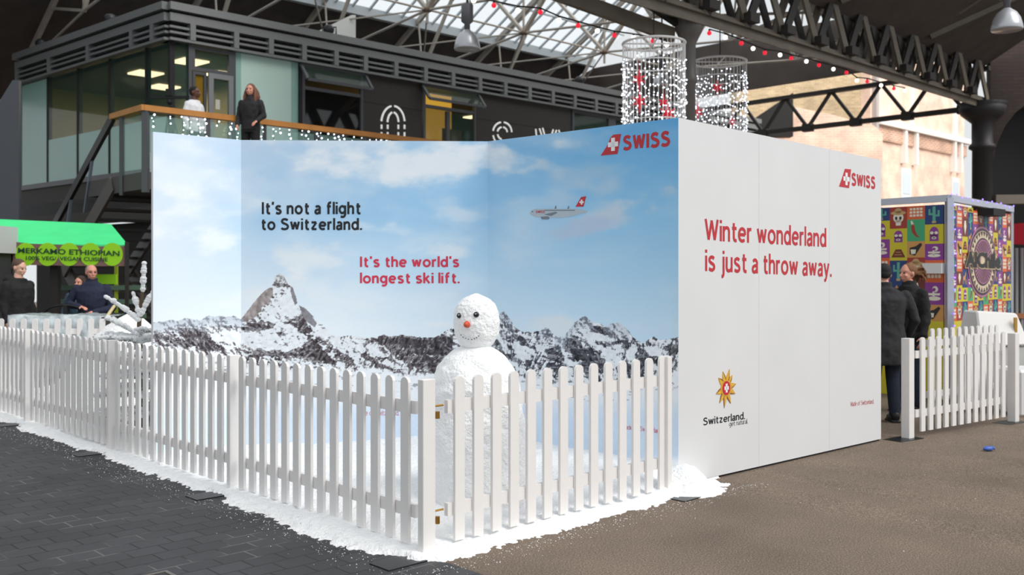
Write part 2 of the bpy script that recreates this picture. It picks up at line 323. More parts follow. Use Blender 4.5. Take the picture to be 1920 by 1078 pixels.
def paint(px, py):
    A = lambda c: np.array(c, float)
    n1 = fbm(px/70, py/38, 3, 6); n2 = fbm(px/160, py/60, 9, 5); nf = fbm(px/6, py/6, 21, 4)
    # sky
    t = np.clip((py-225)/390, 0, 1)[:, None]; q = ss(430, 1290, px)[:, None]
    top = A((184,206,228))*(1-q)+A((98,170,222))*q; mid = A((176,207,232))*(1-q)+A((142,196,232))*q; bot = A((226,233,238))*(1-q)+A((190,216,234))*q
    col = np.where(t < .45, top+(mid-top)*(t/.45), mid+(bot-mid)*((t-.45)/.55))
    lq = (1-ss(285, 520, px))[:, None]; col = col*(1-lq)+(A((204,221,237))+(A((220,229,236))-A((204,221,237)))*t)*lq  # left wing painted paler for the stronger light it catches
    blueband = (ss(300, 375, py)*(1-ss(400, 470, py))*ss(440, 520, px)*(1-ss(880, 980, px)))[:, None]; col = col+(A((138,186,224))-col)*.45*blueband*(.4+n2[:, None])
    col = col+(A((222,230,238))-col)*(.42*ss(.44, .72, .6*n2+.4*n1)*(1-.55*ss(900, 1200, px)))[:, None]
    def cloud(cx, cy, rx, ry, amp, c=(226,232,238), rot=0.):
        nonlocal col
        dx = px-cx; dy = py-cy; ca, sa = math.cos(rot), math.sin(rot); a = (dx*ca+dy*sa)/rx; b = (-dx*sa+dy*ca)/ry
        m = (ss(.05, 1.05, (1-np.sqrt(a*a+b*b))*1.15+(n1-.5)*2.4)*amp)[:, None]; col = col+(A(c)-col)*np.clip(m, 0, 1)
    for a in ((800,300,230,52,.95),(930,300,120,40,.5),(700,315,120,30,.5),(650,260,160,20,.5),(690,425,60,22,.8),(850,475,70,16,.7),(720,430,50,16,.6),(380,420,130,60,.6,(240,242,242)),(340,320,80,60,.4,(238,242,246)),
              (1020,312,44,20,.75,(190,210,226)),(1110,325,95,30,.6,(170,200,224)),(1145,355,60,28,.7,(178,204,226)),(1150,395,90,34,.95,(190,208,224),-.35),(1080,432,80,28,.85,(176,198,222),-.2),(1185,380,50,24,.9,(196,212,226)),(1060,375,40,18,.7,(176,204,228)),(1256,353,13,9,.9,(170,200,226)),
              (1035,612,60,22,.9,(212,222,228)),(820,608,50,14,.7,(222,230,236)),(560,480,120,40,.7,(226,231,234)),(620,560,130,60,.5,(226,232,236)),(500,560,90,70,.7,(226,229,231)),(880,410,60,20,.4),(1140,252,30,12,.3,(140,186,222)),(1090,270,20,10,.3,(140,186,222))): cloud(*a)
    # mountains
    rx, ry = zip(*RIDGE); ridge = np.interp(px, rx, ry)+(fbm(px/9, px*0+3.3, 31, 4)-.5)*7
    bx, by = zip(*BASE); base = np.interp(px, bx, by)+(fbm(px/20, px*0+9, 33, 4)-.5)*16
    inside = py > ridge
    d = py-ridge
    # rock against snow: relief of slanting ribs, lit from the upper right
    def relief(x, y, sd, sx, sy, sh):
        f_ = lambda a_, b_: 1-np.abs(2*fbm((a_+b_*sh)/sx, b_/sy, sd, 5, .55)-1)
        return (f_(x+1.5, y-1.2)-f_(x-1.5, y+1.2))*min(sx, sy)
    lean_ = np.where(px < 524, -.55, .55)*np.where(px < 760, 1, 0)+np.where(px >= 760, .6*np.sin(px/38.), 0)
    r1 = relief(px, py, 41, 34, 26, 0)+0.; r2 = relief(px+lean_*d*1.0, py, 47, 15, 30, 0); r3 = relief(px+lean_*d*.6, py, 59, 7, 12, 0)
    w2 = fbm(px/5-py/14, py/9+px/30, 47, 4, .62); w3 = fbm(px/34, py/20, 53, 4); w1 = fbm(px/4.5, py/3.2, 61, 3, .6)
    rockness = .50+.052*r1+.045*r2+.045*r3+.30*(w3-.5)+.5*(w1-.5)
    thr = .50*np.ones_like(px)
    E = lambda cx, cy, a, b, k, r=0.: k*np.exp(-((((px-cx)*math.cos(r)+(py-cy)*math.sin(r))/a)**2+((-(px-cx)*math.sin(r)+(py-cy)*math.cos(r))/b)**2))
    wx = px+(fbm(px/7, py/7, 81, 3)-.5)*12; wy = py+(fbm(px/7, py/7, 83, 3)-.5)*9
    for pl_, k_ in [(p, -.26) for p in SNOWP]+[(p, .33) for p in ROCKP]: rockness = rockness+np.where(inpoly(wx, wy, pl_), k_, 0)
    rockness = rockness-.03*(px > 930)
    sn = ss(-.13, .10, thr-rockness)
    rock = A((60,60,68))+(nf[:, None]-.5)*56+(r3*14)[:, None]+ss(1000, 700, px)[:, None]*A((14,8,4))
    snow = A((222,227,232))+(nf[:, None]-.5)*26
    vein = 1-np.abs(2*fbm((px+lean_*d)/7, py/12, 91, 4, .6)-1); sn = np.maximum(sn, .5*ss(.86, .96, vein)*(w3 < .62))
    mcol = rock*(1-sn[:, None])+snow*sn[:, None]
    # west face of the big peak: bare brown rock, and its shoulder
    wf = inpoly(px+(nf-.5)*5, py+(nf-.5)*5, [(449,592),(470,572),(484,554),(496,541),(510,538),(512,550),(505,566),(492,576),(484,590),(470,600),(455,602)])
    br = A((150,141,140))+(w2[:, None]-.5)*90+(nf[:, None]-.5)*40
    mcol = np.where(wf[:, None], br, mcol)
    sh = inpoly(px, py, [(544,536),(552,545),(558,568),(553,572),(547,556)])|inpoly(px, py, [(560,572),(574,578),(594,606),(590,614),(572,600)])
    mcol = np.where(sh[:, None], A((128,126,132))+(nf[:, None]-.5)*50, mcol)
    tip = (ss(545, 505, py)*(1-ss(556, 600, px))*ss(500, 510, px))[:, None]; mcol = mcol+(A((196,200,204))-mcol)*tip*.8
    # far hazy range at the left and the pale range on the right
    pk_ = (ss(0, 5, d)*0+1)[:, None]
    hz = ((px < 455)&(d < 26)).astype(float)[:, None]*(.55*ss(30, 5, d))[:, None]; mcol = mcol+(A((170,182,196))-mcol)*hz
    hz2 = (((px > 1040)&(px < 1112)|(px > 1135)&(px < 1180)|(px > 930)&(px < 962)|(px > 1010)&(px < 1034))*ss(34, 4, d))[:, None]*.42; mcol = mcol+(A((168,180,198))-mcol)*hz2
    # snow field under the range, pale blue lower down
    low = A((228,233,238))+(A((204,220,238))-A((228,233,238)))*ss(735, 790, py)[:, None]; low = low+(A((240,243,246))-low)*ss(850, 870, py)[:, None]+(nf[:, None]-.5)*5
    lowdark = ss(.66, .7, fbm(px/14, py/5, 71, 4))[:, None]*(ss(0, 14, py-base)*(1-ss(22, 40, py-base)))[:, None]; low = low+(A((90,92,100))-low)*lowdark*.5
    f = ss(-3, 3, py-base+(w2-.5)*14)[:, None]; mcol = mcol*(1-f)+low*f
    col = np.where(inside[:, None], mcol, col)
    return np.clip(col+(nf[:, None]-.5)*2, 0, 255)
def vcolmat(name, rough=.55, gain=1.):
    m = bpy.data.materials.new(name); m.use_nodes = True; N = m.node_tree.nodes; b = N['Principled BSDF']; b.inputs['Roughness'].default_value = rough
    b.inputs['Specular IOR Level'].default_value = .25
    a = N.new('ShaderNodeVertexColor'); a.layer_name = 'print'; m.node_tree.links.new(a.outputs[0], b.inputs['Base Color']); return m
PRINT = vcolmat('printed_picture')
ALB = 1.1
def muralpanel(name, A_, B_, z_at, parent, step=.0056):
    "A_, B_ ground points left/right; z_at(f)->top z; painted front sheet on a 4 cm deep panel"
    L_ = (B_-A_).length; u = (B_-A_)/L_; n = Vector((u.y, -u.x, 0)); nu = int(L_/step); H = z_at(.5); nv = int(H/step)
    fu = np.linspace(0, 1, nu+1); fv = np.linspace(0, 1, nv+1); FU, FV = np.meshgrid(fu, fv); FU = FU.ravel(); FV = FV.ravel()
    zb = -.03; zt = z_at(0)+(z_at(1)-z_at(0))*FU
    X = A_.x+(B_.x-A_.x)*FU; Y = A_.y+(B_.y-A_.y)*FU; Z = zb+(zt-zb)*FV
    px = 960+X/Y*FPX; py = HY-(Z-EYE)/Y*FPX
    c = paint(px, py)/255.; lin = np.where(c <= .04045, c/12.92, ((c+.055)/1.055)**2.4)*ALB
    nq = len(X); i = np.arange(nq).reshape(nv+1, nu+1); q = np.stack([i[:-1,:-1], i[:-1,1:], i[1:,1:], i[1:,:-1]], -1).reshape(-1, 4)
    V = np.stack([X, Y, Z], 1).tolist(); F = q.tolist(); mi = [0]*len(F); o = len(V)
    bk = [A_, B_, B_-n*.045, A_-n*.045]
    for p, f in zip(bk, (0, 1, 1, 0)): V.append((p.x, p.y, zb)); V.append((p.x, p.y, z_at(f)))
    for a in range(4):
        if a == 0: continue
        b_ = (a+1)%4; F.append((o+2*a, o+2*b_, o+2*b_+1, o+2*a+1)); mi.append(1)
    F.append((o+1, o+3, o+5, o+7)); mi.append(1)
    me = bpy.data.meshes.new(name); me.from_pydata(V, [], F); me.materials.append(PRINT); me.materials.append(WALLW)
    me.polygons.foreach_set('material_index', mi)
    ca = me.color_attributes.new('print', 'FLOAT_COLOR', 'POINT'); full = np.ones((len(V), 4), np.float32); full[:nq, :3] = lin; ca.data.foreach_set('color', full.ravel())
    ob = bpy.data.objects.new(name, me); COL.objects.link(ob); ob.parent = parent; return ob
WALLW = mat('white_board', (219,220,221), .5, var=.02, vscale=2.)
RED = mat('print_red', (190,38,50), .5); REDP = mat('print_rose', (205,52,80), .5); INK = mat('print_black', (22,26,32), .5); WHT = mat('print_white', (236,236,238), .5)

booth = thing('exhibition_wall', 'tall free-standing board wall with mountain and sky picture and plain white outer side', 'display wall')
A1 = P(287,0,8.4); A2 = P(452,0,8.9); A3 = P(915,0,8.8); A4 = P(1272,0,7.29); A5 = P(1652,0,9.57)
for a in (A1, A2, A3, A4, A5): a.z = 0
ztop = lambda py, Y: EYE-(py-HY)/FPX*Y
Z1, Z2, Z3, Z4, Z5 = ztop(247,8.4), ztop(262.5,8.9), ztop(265,8.8), ztop(220.5,7.29), ztop(300,9.57)
lin = lambda a, b: (lambda f: a+(b-a)*f)
for nm, a, b, za, zb, lb in (('picture_panel', A1, A2, Z1, Z2, 'pale left wing of the picture with hazy peaks'), ('picture_panel', A2, A3, Z2, Z3, 'middle panel with the pointed snowy peak'), ('picture_panel', A3, A4, Z3, Z4, 'right blue sky panel with aeroplane and rugged range')):
    tag(muralpanel(nm, a, b, lin(za, zb), booth), lb)
# white side: three boards with fine seams
uW = (A5-A4).normalized(); nW = Vector((uW.y, -uW.x, 0)); LW = (A5-A4).length
plW = Plane(A4, uW, (Z5-Z4)/LW); plR = Plane(A3, A4-A3); plM = Plane(A2, A3-A2)
cuts = [0]+[plW.uz(x, 512)[0] for x in (1423, 1555)]+[LW]
for a, b in zip(cuts[:-1], cuts[1:]):
    m = MB(); g = .0012; p = []
    for uu in (a+g, b-g):
        for off in (0., -.045):
            q = A4+uW*uu+nW*off; z0 = gz(q.x, q.y)+.018; z1 = Z4+(Z5-Z4)*uu/LW; p += [Vector((q.x, q.y, z0)), Vector((q.x, q.y, z1))]
    m.add(p, [(0,4,5,1),(2,3,7,6),(0,1,3,2),(4,6,7,5),(1,5,7,3),(0,2,6,4)]); tag(m.build('white_board', WALLW, booth), None)
m = MB()
for uu in (.05, .9, 1.75, LW-.3):                 # timber feet and back battens
    q = A4+uW*uu-nW*.10; z = gz(q.x, q.y); m.beam(q+Vector((0,0,z)), q+Vector((0,0,2.6)), .05, .05)
m.build('batten', mat('raw_batten', (120,100,80), .8), booth)
m = MB(); m.beam(A4+uW*.03-nW*.03+Vector((0,0,.006)), A4+uW*(LW-.01)-nW*.03+Vector((0,0,gz(A5.x, A5.y)+.006)), .03, .02); m.build('floor_strip', mat('black_strip', (16,16,16), .7), booth)
letter('slogan', "It's not a flight".replace("'", '\u2019'), plM, (491,401.5), (676,401.5), 379, INK, booth, .022)
letter('slogan', "to Switzerland.", plM, (491,431), (679,431), 409.5, INK, booth, .022, cap_ref='S')
letter('slogan', "It's the world's".replace("'", '\u2019'), plM, (675,500.5), (861,500.5), 481, REDP, booth, .022)
letter('slogan', "longest ski lift.", plM, (675,531), (862,531), 511, REDP, booth, .022, cap_ref='l')
letter('slogan', "Winter wonderland", plW, (1321,450.5), (1549,463), 410, RED, booth, .012)
letter('slogan', "is just a throw away.", plW, (1322,508), (1559,519), 471, RED, booth, .012, cap_ref='t')
letter('caption', "Made of Switzerland.", plW, (1595,762), (1638,756.5), 753, RED, booth, 0.)
letter('caption', "Made of Switzerland.", plR, (1168,804), (1242,813), 795, REDP, booth, 0.)
letter('caption', "Made of Switzerland.", plM, (670,779), (748,779), 769, REDP, booth, 0.)
def logo(pl, quad, cc, ah, av, L_, R_, cap, k=1.):
    root = MB().prism([pl.uz(*q) for q in quad], pl.pt, .003).build('tail_emblem', RED, booth)
    c = MB(); u0, z0 = pl.uz(*cc); u1, _ = pl.uz(cc[0]+ah, cc[1]); a = abs(u1-u0); t = a*.36
    for (w_, h_) in ((a, t), (t, a)): c.prism([(u0-w_, z0-h_), (u0+w_, z0-h_), (u0+w_, z0+h_), (u0-w_, z0+h_)], lambda u, z, o: pl.pt(u, z, o+.003), .002)
    c.build('white_cross', WHT, root)
    letter('airline_name', 'SWISS', pl, L_, R_, cap, RED, booth, .035)
logo(plR, [(1126.6,291.7),(1139,273),(1145,258),(1150.4,252.6),(1164.5,251.2),(1157.8,288.6)], (1150,270.8), 9.5, 0, (1168.5,281.5), (1256.5,273), 255.5)
logo(plW, [(1573,349.5),(1579,333),(1584,316.5),(1595.4,317.5),(1591.6,352.5)], (1586.4,335.5), 5.6, 0, (1596.6,347), (1641,354), 324.5)
# edelweiss emblem
gold = [mat('gold_petal', (214,164,52), .45), mat('gold_petal_dark', (150,96,30), .45), mat('gold_light', (240,204,90), .45)]
uc, zc = plW.uz(1360.6, 727.4); ur = abs(plW.uz(1381, 727)[0]-uc); zr = plW.uz(1360.6, 727.4-36)[1]-zc; fl = MB()
for k, (an, ln) in enumerate(((10,.95),(48,.86),(85,.0),(72,1.02),(108,.92),(140,.88),(196,.92),(232,.95),(262,1.05),(298,.95),(338,.95))):
    if ln == 0: continue
    a = math.radians(an); d = Vector((math.cos(a), math.sin(a))); e = Vector((-d.y, d.x)); R_ = zr
    T = lambda q: (uc+q.x*R_, zc+q.y*R_)
    tip = d*ln; A0 = d*.25+e*.17; B0 = d*.25-e*.17; M0 = d*.62+e*.13; M1 = d*.62-e*.13
    fl.cur = 0; fl.prism([T(B0), T(M1), T(tip), T(M0), T(A0)], plW.pt, .004)
    fl.cur = 1; fl.prism([T(B0), T(M1), T(tip), T(d*.6-e*.07)], plW.pt, .005)
    fl.cur = 2; fl.prism([T(A0*.9), T(d*.6+e*.03), T(d*.85), T(d*.6+e*.0)], plW.pt, .005)
fl.cur = 0; fl.prism([(uc+ur*.48*math.cos(t*.3927)*.98, zc+zr*.43*math.sin(t*.3927)) for t in range(16)], plW.pt, .006)
em = fl.build('edelweiss_emblem', gold, booth)
MB().prism([(uc+ur*.36*math.cos(t*.3927), zc+zr*.37*math.sin(t*.3927)) for t in range(16)], plW.pt, .008).build('red_disc', RED, em)
c = MB(); 
for w_, h_ in ((.24, .09), (.10, .23)): c.prism([(uc+a*w_*zr*.8, zc+b*h_*zr) for a, b in ((-1,-1),(1,-1),(1,1),(-1,1))], plW.pt, .010)
c.build('white_cross', WHT, em)
letter('place_name', 'Switzerland.', plW, (1318.4,797.5), (1396.6,785.5), 783.5, INK, booth, .012, cap_ref='S')
letter('tag_line', 'get natural.', plW, (1367,799.5), (1401.5,794), 791, INK, booth, 0., cap_ref='t')
# aeroplane print
ap = MB(); Q = lambda l: [plR.uz(x, y) for x, y in l]
ap.prism(Q([(993,399),(998,394),(1004,391.5),(1080,391.5),(1101,395),(1101,397.5),(1090,400.5),(1068,406.5),(1045,408.5),(1004,407),(996,403.5)]), plR.pt, .002)
air = ap.build('aeroplane_print', mat('plane_grey', (176,190,200), .5), booth)
MB().prism(Q([(1079.5,387.5),(1090,369.5),(1099,368),(1094,387.5)]), plR.pt, .003).build('tail_fin', RED, air)
c = MB()
for w_, h_ in ((4, 1.5), (1.5, 4.6)): c.prism(Q([(1091-w_,379-h_),(1091+w_,379-h_),(1091+w_,379+h_),(1091-w_,379+h_)]), plR.pt, .004)
c.build('white_cross', WHT, air)
c = MB(); c.prism(Q([(1020,402),(1042,397),(1046,399),(1034,405)]), plR.pt, .003); c.prism(Q([(1014,406.5),(1028,405.5),(1031,409),(1027,411.5),(1016,411)]), plR.pt, .0035)
c.prism(Q([(1040,391.5),(1042,385.5),(1043,385.5),(1043,391.5)]), plR.pt, .003); c.prism(Q([(1064,391.5),(1066,386),(1067,386),(1067,391.5)]), plR.pt, .003)
c.build('wing_and_engine', mat('plane_shade', (116,126,136), .5), air)
c = MB()
for i in range(30): x = 1022+i*1.9; c.prism(Q([(x,393.4),(x+1,393.4),(x+1,395.2),(x,395.2)]), plR.pt, .003)
c.prism(Q([(996,397.4),(999,395.4),(1000,397.4)]), plR.pt, .003); c.build('cabin_window', mat('plane_window', (60,72,84), .5), air)
letter('airline_name', 'SWISS', plR, (1005,399.5), (1022,399.3), 394.8, RED, booth, .02, .0035)

# ---------------- fence ----------------
FW = mat('white_paint', (232,229,227), .42, var=.02, vscale=8., bump=.05, bscale=90)
STEEL = mat('black_plate', (48,52,54), .35, metal=.6)
BRASS = mat('brass', (176,134,60), .35, metal=.9)
PITCH = .1475
def picketmesh(h=.95):
    w_, t = .073, .02; pr = [(-w_/2, 0), (w_/2, 0), (w_/2, h-.03), (w_/2*.82, h-.014), (w_/2*.42, h-.003), (0, h), (-w_/2*.42, h-.003), (-w_/2*.82, h-.014), (-w_/2, h-.03)]
    return MB().prism(pr, lambda u, z, o: Vector((u, -o, z)), t)
def fence_panel(label, loc, rz, n=14, length=2.03, first=.14, group='white picket fence panels', rails=(.195, .79), z0=.05, cat='fence panel', ext=0.):
    "x along the panel, the pickets stand on the -y (outer) side"
    r = thing('picket_fence_panel', label, cat, loc, rz, group); pk = None
    for i in range(n):
        x = first+i*PITCH
        if pk is None: pk = picketmesh().build('picket', FW, r); o = pk
        else: o = pk.copy(); COL.objects.link(o); o.parent = r
        o.location = (x, 0, z0)
    xa = first-.075-ext; xb = first+(n-1)*PITCH+.075
    for z in rails:
        m = MB().box((xa, .0015, z), (xb, .032, z+.075)).build('rail', FW, r)
    return r
def fence_post(label, loc, rz, plate=(-.10,-.30,.10,.06), h=1.0, group='white fence posts', w_=(.05,.09)):
    r = thing('fence_post', label, 'fence post', loc, rz, group)
    bevel(MB().box((-w_[0]/2, -w_[1]/2, .006), (w_[0]/2, w_[1]/2, h)).build('post', FW, r), .003)
    if plate: MB().box((plate[0], plate[1], 0), (plate[2], plate[3], .007)).build('base_plate', STEEL, r)
    return r
rzL = math.atan2(-UL.y, -UL.x)      # x runs back towards the corner, outer side = -y faces left-front
rzR = math.atan2(UR.y, UR.x)
LLs = 2.247
names = ['corner between the two front fence runs', 'first behind the corner on the left run', 'second behind the corner on the left run', 'third behind the corner on the left run', 'where the left run turns at the back']
for k in range(5):
    fence_post('square white post at the '+names[k] if k in (0,) else 'square white fence post, '+names[k], ST(0, k*LLs), rzL, (-.09,-.33,.09,.05))
pos = ['nearest the camera', 'second from the near corner', 'third from the near corner', 'farthest at the back left']
for k in range(4):
    fence_panel('white picket panel on the shaded left run, '+pos[k], ST(-.005, (k+1)*LLs, 0), rzL, 14, first=.155)
fence_panel('bright white picket panel in front of the snowman', ST(0, .0, 0), rzR, 14, first=.232, ext=.0)
fence_post('white fence post beside the corner of the white board wall', ST(2.20, .0), rzR, (-.09,-.24,.20,.05))
# hinges between corner post and right panel
h = tag(MB().tube([ST(.045,.01,.84), ST(.13,.01,.84)], .006).box((-.02,-.012,-.02), (.02,.012,.02), Matrix.Translation(ST(.07,.0,.79))).tube([ST(.07,-.01,.77), ST(.07,-.01,.805)], .012).build('gate_hinge', BRASS), 'upper brass gate hinge on the near corner post', 'hinge', 'brass hinges'); rebase(h, ST(.07,0,.79))
h2 = h.copy(); COL.objects.link(h2); h2.location.z -= .6; h2['label'] = 'lower brass gate hinge on the near corner post'
# back run behind the booth, seen above the left run
pB0 = P(-20, 512, 12.9); pB0.z = 0
for k in range(1):
    fence_panel('rear white picket panel beyond the left run, standing parallel to the board wall', pB0, 0.02, 13, first=.16)
# far right pieces
a = G(1702, 822); b = G(1900, 791); d = (b-a); rz = math.atan2(d.y, d.x); n = 12
pr_ = fence_panel('white picket panel standing alone at the far right', a, rz, n, first=d.length/2-.1475*5.5, ext=.03)
fence_post('left end post of the lone far right fence panel', a, rz, (-.28,-.10,.12,.10), 1.0, w_=(.09,.09))
fence_post('right end post of the lone far right fence panel', b, rz, (-.28,-.10,.12,.10), 1.0, w_=(.09,.09))
# second panel a little behind it
a2 = P(1742, 0, 11.3); a2.z = gz(a2.x, a2.y)+.03; 
fence_panel('white picket panel partly hidden behind the lone far right fence panel', a2, rz, 11, first=.05)

# ---------------- snow ----------------
SNOW = mat('snow', (250,251,252), .7, bump=.9, bscale=45, spec=.3)
sN = 200; tN = 460; S = np.linspace(-.62, 3.0, sN); T = np.linspace(-.6, 8.9, tN); SS, TT = np.meshgrid(S, T)
n_a = fbm(SS*2.2+5, TT*2.2+5, 3, 4); n_b = fbm(SS*9, TT*9, 8, 4); n_c = fbm(SS*22, TT*22, 12, 3); n_d = fbm(SS*70, TT*70, 15, 2)
edgeS = SS+.25+(n_a-.5)*.13+(n_c-.5)*.10+(n_d-.5)*.08; edgeT = TT+.22+(n_a-.5)*.13+(n_c-.5)*.10+(n_d-.5)*.08; edgeR = 2.78-SS+(n_b-.5)*.4+np.where(TT > .1, 3., 0)
e = np.minimum(np.minimum(edgeS, edgeT), edgeR)
for ps_, pt_ in [(-.22, k*2.247) for k in range(4)]+[(2.26,-.26)]: e = e-.5*np.exp(-(np.abs(SS-ps_)/.17)**4-(np.abs(TT-pt_)/.17)**4)*ss(.05, -.1, np.minimum(edgeS, edgeT)-.12)
Hh = -.02+.040*ss(-.03, .16, e)+.05*ss(.05, .6, e)*n_a*1.3+(n_b-.5)*.035*ss(.0, .3, e)+(n_c-.5)*.012
Hh += .16*np.exp(-((SS-2.42)**2+(TT+.03)**2)/.03)+.10*np.exp(-((SS-1.2)**2/1.2+(TT-.9)**2/.4))+.08*ss(1.2, 2.2, SS)*ss(0, .3, TT)
Hh += np.where(TT > 4.2, .10*ss(4.2, 5, TT)*n_b*1.6*ss(.1, .5, SS), 0)
V = [tuple(ST(s_, t_, z_)) for s_, t_, z_ in zip(SS.ravel(), TT.ravel(), Hh.ravel())]
idx = np.arange(sN*tN).reshape(tN, sN); q = np.stack([idx[:-1,:-1], idx[:-1,1:], idx[1:,1:], idx[1:,:-1]], -1).reshape(-1, 4)
hq = Hh.ravel()[q].max(1); q = q[hq > -.012]
m = MB(); m.add(V, q.tolist()); tag(m.build('snow_cover', SNOW, smooth=True), 'bank of white powder snow filling the fenced enclosure and spilling under the pickets', 'snow', kind='stuff')
m = MB()                                           # loose crumbs thrown out on the paving
for i in range(1500):
    if random.random() < .6: s_ = -.24-abs(random.gauss(0, .11)); t_ = random.uniform(-.4, 8)
    else: t_ = -.21-abs(random.gauss(0, .09)); s_ = random.uniform(-.3, 3.1)
    if random.random() < .05: s_ = random.uniform(-2, 5.5); t_ = random.uniform(-3, -.5)
    p = ST(s_, t_); r = random.choice((.0012, .0015, .002, .0028)); p.z = gz(p.x, p.y)+r*.5; m.ball(p, (r*1.4, r, r*.8), 5, 4)
tag(m.build('snow_crumbs', SNOW), 'loose white snow crumbs scattered on the ground around the fence', 'snow', kind='stuff')

# ---------------- snowman ----------------
sm = Vector(((893-960)/FPX*6.6, 6.6, 0)); SMN = thing('snowman', 'white snowman with black eyes and orange nose standing inside the picket fence', 'snowman', sm)
def lump(name, rings, parent, seed, amp=.02, nseg=96, nr=90, m=SNOW):
    zs = [r[0] for r in rings]; V = []; F = []
    for i in range(nr+1):
        z = zs[0]+(zs[-1]-zs[0])*i/nr; R = np.interp(z, zs, [r[1] for r in rings]); cx = np.interp(z, zs, [r[2] for r in rings]); 
        for k in range(nseg):
            a = 2*math.pi*k/nseg; x = math.cos(a)*R; y = math.sin(a)*R
            nn = float(fbm(np.array([x*9+seed+z*3]), np.array([z*10+y*9+seed]), seed, 4)[0])-.5
            R2 = R+amp*2*nn*min(1, R*12); V.append((cx+math.cos(a)*R2, math.sin(a)*R2, z+nn*amp*.6))
    for i in range(nr):
        for k in range(nseg): a = i*nseg+k; b = i*nseg+(k+1)%nseg; F.append((a, b, b+nseg, a+nseg))
    F += [tuple(range(nseg-1, -1, -1)), tuple(range(nr*nseg, (nr+1)*nseg))]
    return MB().add(V, F).build(name, m, parent, True)
def zz(py): return EYE-(py-HY)/FPX*6.6
def ww(px): return px/FPX*6.6
body = [(0.0,ww(100),0),(.2,ww(104),0),(.45,ww(100),0),(.6,ww(92),0),(.75,ww(86),0),(zz(730),ww(84),0),(zz(705),ww(79),0),(zz(690),ww(71),-.01),(zz(670),ww(56),-.01),(zz(655),ww(38),0),(zz(646),ww(20),0),(zz(642),.01,0)]
lump('body', body, SMN, 5, .022)
head = [(zz(660),.01,0),(zz(655),ww(20),0),(zz(645),ww(32),.0),(zz(628),ww(41),.002),(zz(605),ww(44),.003),(zz(585),ww(42),.002),(zz(570),ww(36),0),(zz(561),ww(27),0),(zz(555),ww(15),0),(zz(550),.01,.0)]
hd = lump('head', head, SMN, 9, .011)
def onhead(px, py):           # point on the head surface seen at this pixel
    u = ww(px-893); z = zz(py); R = np.interp(z, [h_[0] for h_ in head], [h_[1] for h_ in head]); return Vector((u, -math.sqrt(max(R*R-u*u, 1e-4)), z))
COAL = mat('coal', (24,26,30), .3); 
for (x, y, r) in ((863,590.5,5.2),(894.5,588,5.4)):
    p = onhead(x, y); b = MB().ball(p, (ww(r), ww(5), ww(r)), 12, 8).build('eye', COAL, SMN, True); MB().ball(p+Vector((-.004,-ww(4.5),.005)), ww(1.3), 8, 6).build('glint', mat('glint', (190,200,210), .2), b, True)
p = onhead(878, 606); MB().tube([p+Vector((0,.02,0)), p+Vector((0,0,0)), p+Vector((-.006,-.022,-.001)), p+Vector((-.010,-.042,-.002))], [ww(6.8), ww(6.6), ww(5.2), ww(2.4)], 12).build('nose', mat('carrot', (205,82,52), .6, var=.15, vscale=60), SMN, True)
for (x, y) in ((866,626),(870,630),(875,632),(880,633.5),(886,634),(891,632.5),(895,630.5),(899,627)):
    p = onhead(x, y); MB().ball(p, (ww(1.3), .004, ww(.9)), 6, 5).build('mouth_pebble', COAL, SMN)
# ---------------- gallery building on the first floor ----------------
GC = P(318, 512, 20.5); GC.z = 0; UG = Vector((-.754, .657, 0)).normalized()
plA = Plane(GC, UR); plB = Plane(GC, UG)
def zc(py, pl=None): return (pl or plA).uz(318, py)[1]
GREY = mat('gallery_grey', (112,114,114), .5, var=.05, vscale=.6); GREYD = mat('gallery_frame_grey', (74,76,80), .45); CLAD = mat('dark_cladding', (46,42,38), .42, var=.12, vscale=.5)
BLK = mat('black_and_shade', (10,10,11), .7); OLIVE = mat('olive_wall', (150,140,92), .8); YEL = mat('yellow_wall', (226,178,62), .7)
GLS = glass('clear_glass', (60,84,76), .38, .04, .6); TEAL = mat('frosted_glass', (146,184,174), .25, var=.06, vscale=.5); PALE = mat('pale_frosted_glass', (190,216,206), .25, var=.05, vscale=.6); DGL = glass('dark_glass', (20,22,24), .8, .03)
TUBEL = mat('lit_panel', (255,238,190), emit=3.2); WARM = mat('warm_glow_wall', (238,184,70), .8, emit=.55); STEELG = mat('grey_metal', (128,128,130), .45, metal=.3)  # warm wall carries emission in place of room light
LA = 22.5; LB = plB.uz(39, 300)[0]
gal = thing('gallery_building', 'dark grey first-floor gallery with louvred parapet and green glass corner above the stairs', 'building', GC)
zs = {k: zc(v) for k, v in dict(top=6.7, p1=21, p2=26, f2=41, l1=72, sof=77, ).items()}
Zg = 3.86                                                                    # foot of the glass on the left face
def slab(pl, u0, u1, z0, z1, o0, o1, m, name, parent=gal, bev=0):
    mb = MB(); mb.prism([(u0,z0),(u1,z0),(u1,z1),(u0,z1)], lambda u, z, o: pl.pt(u, z, o0+o), o1-o0); return mb.build(name, m, parent)
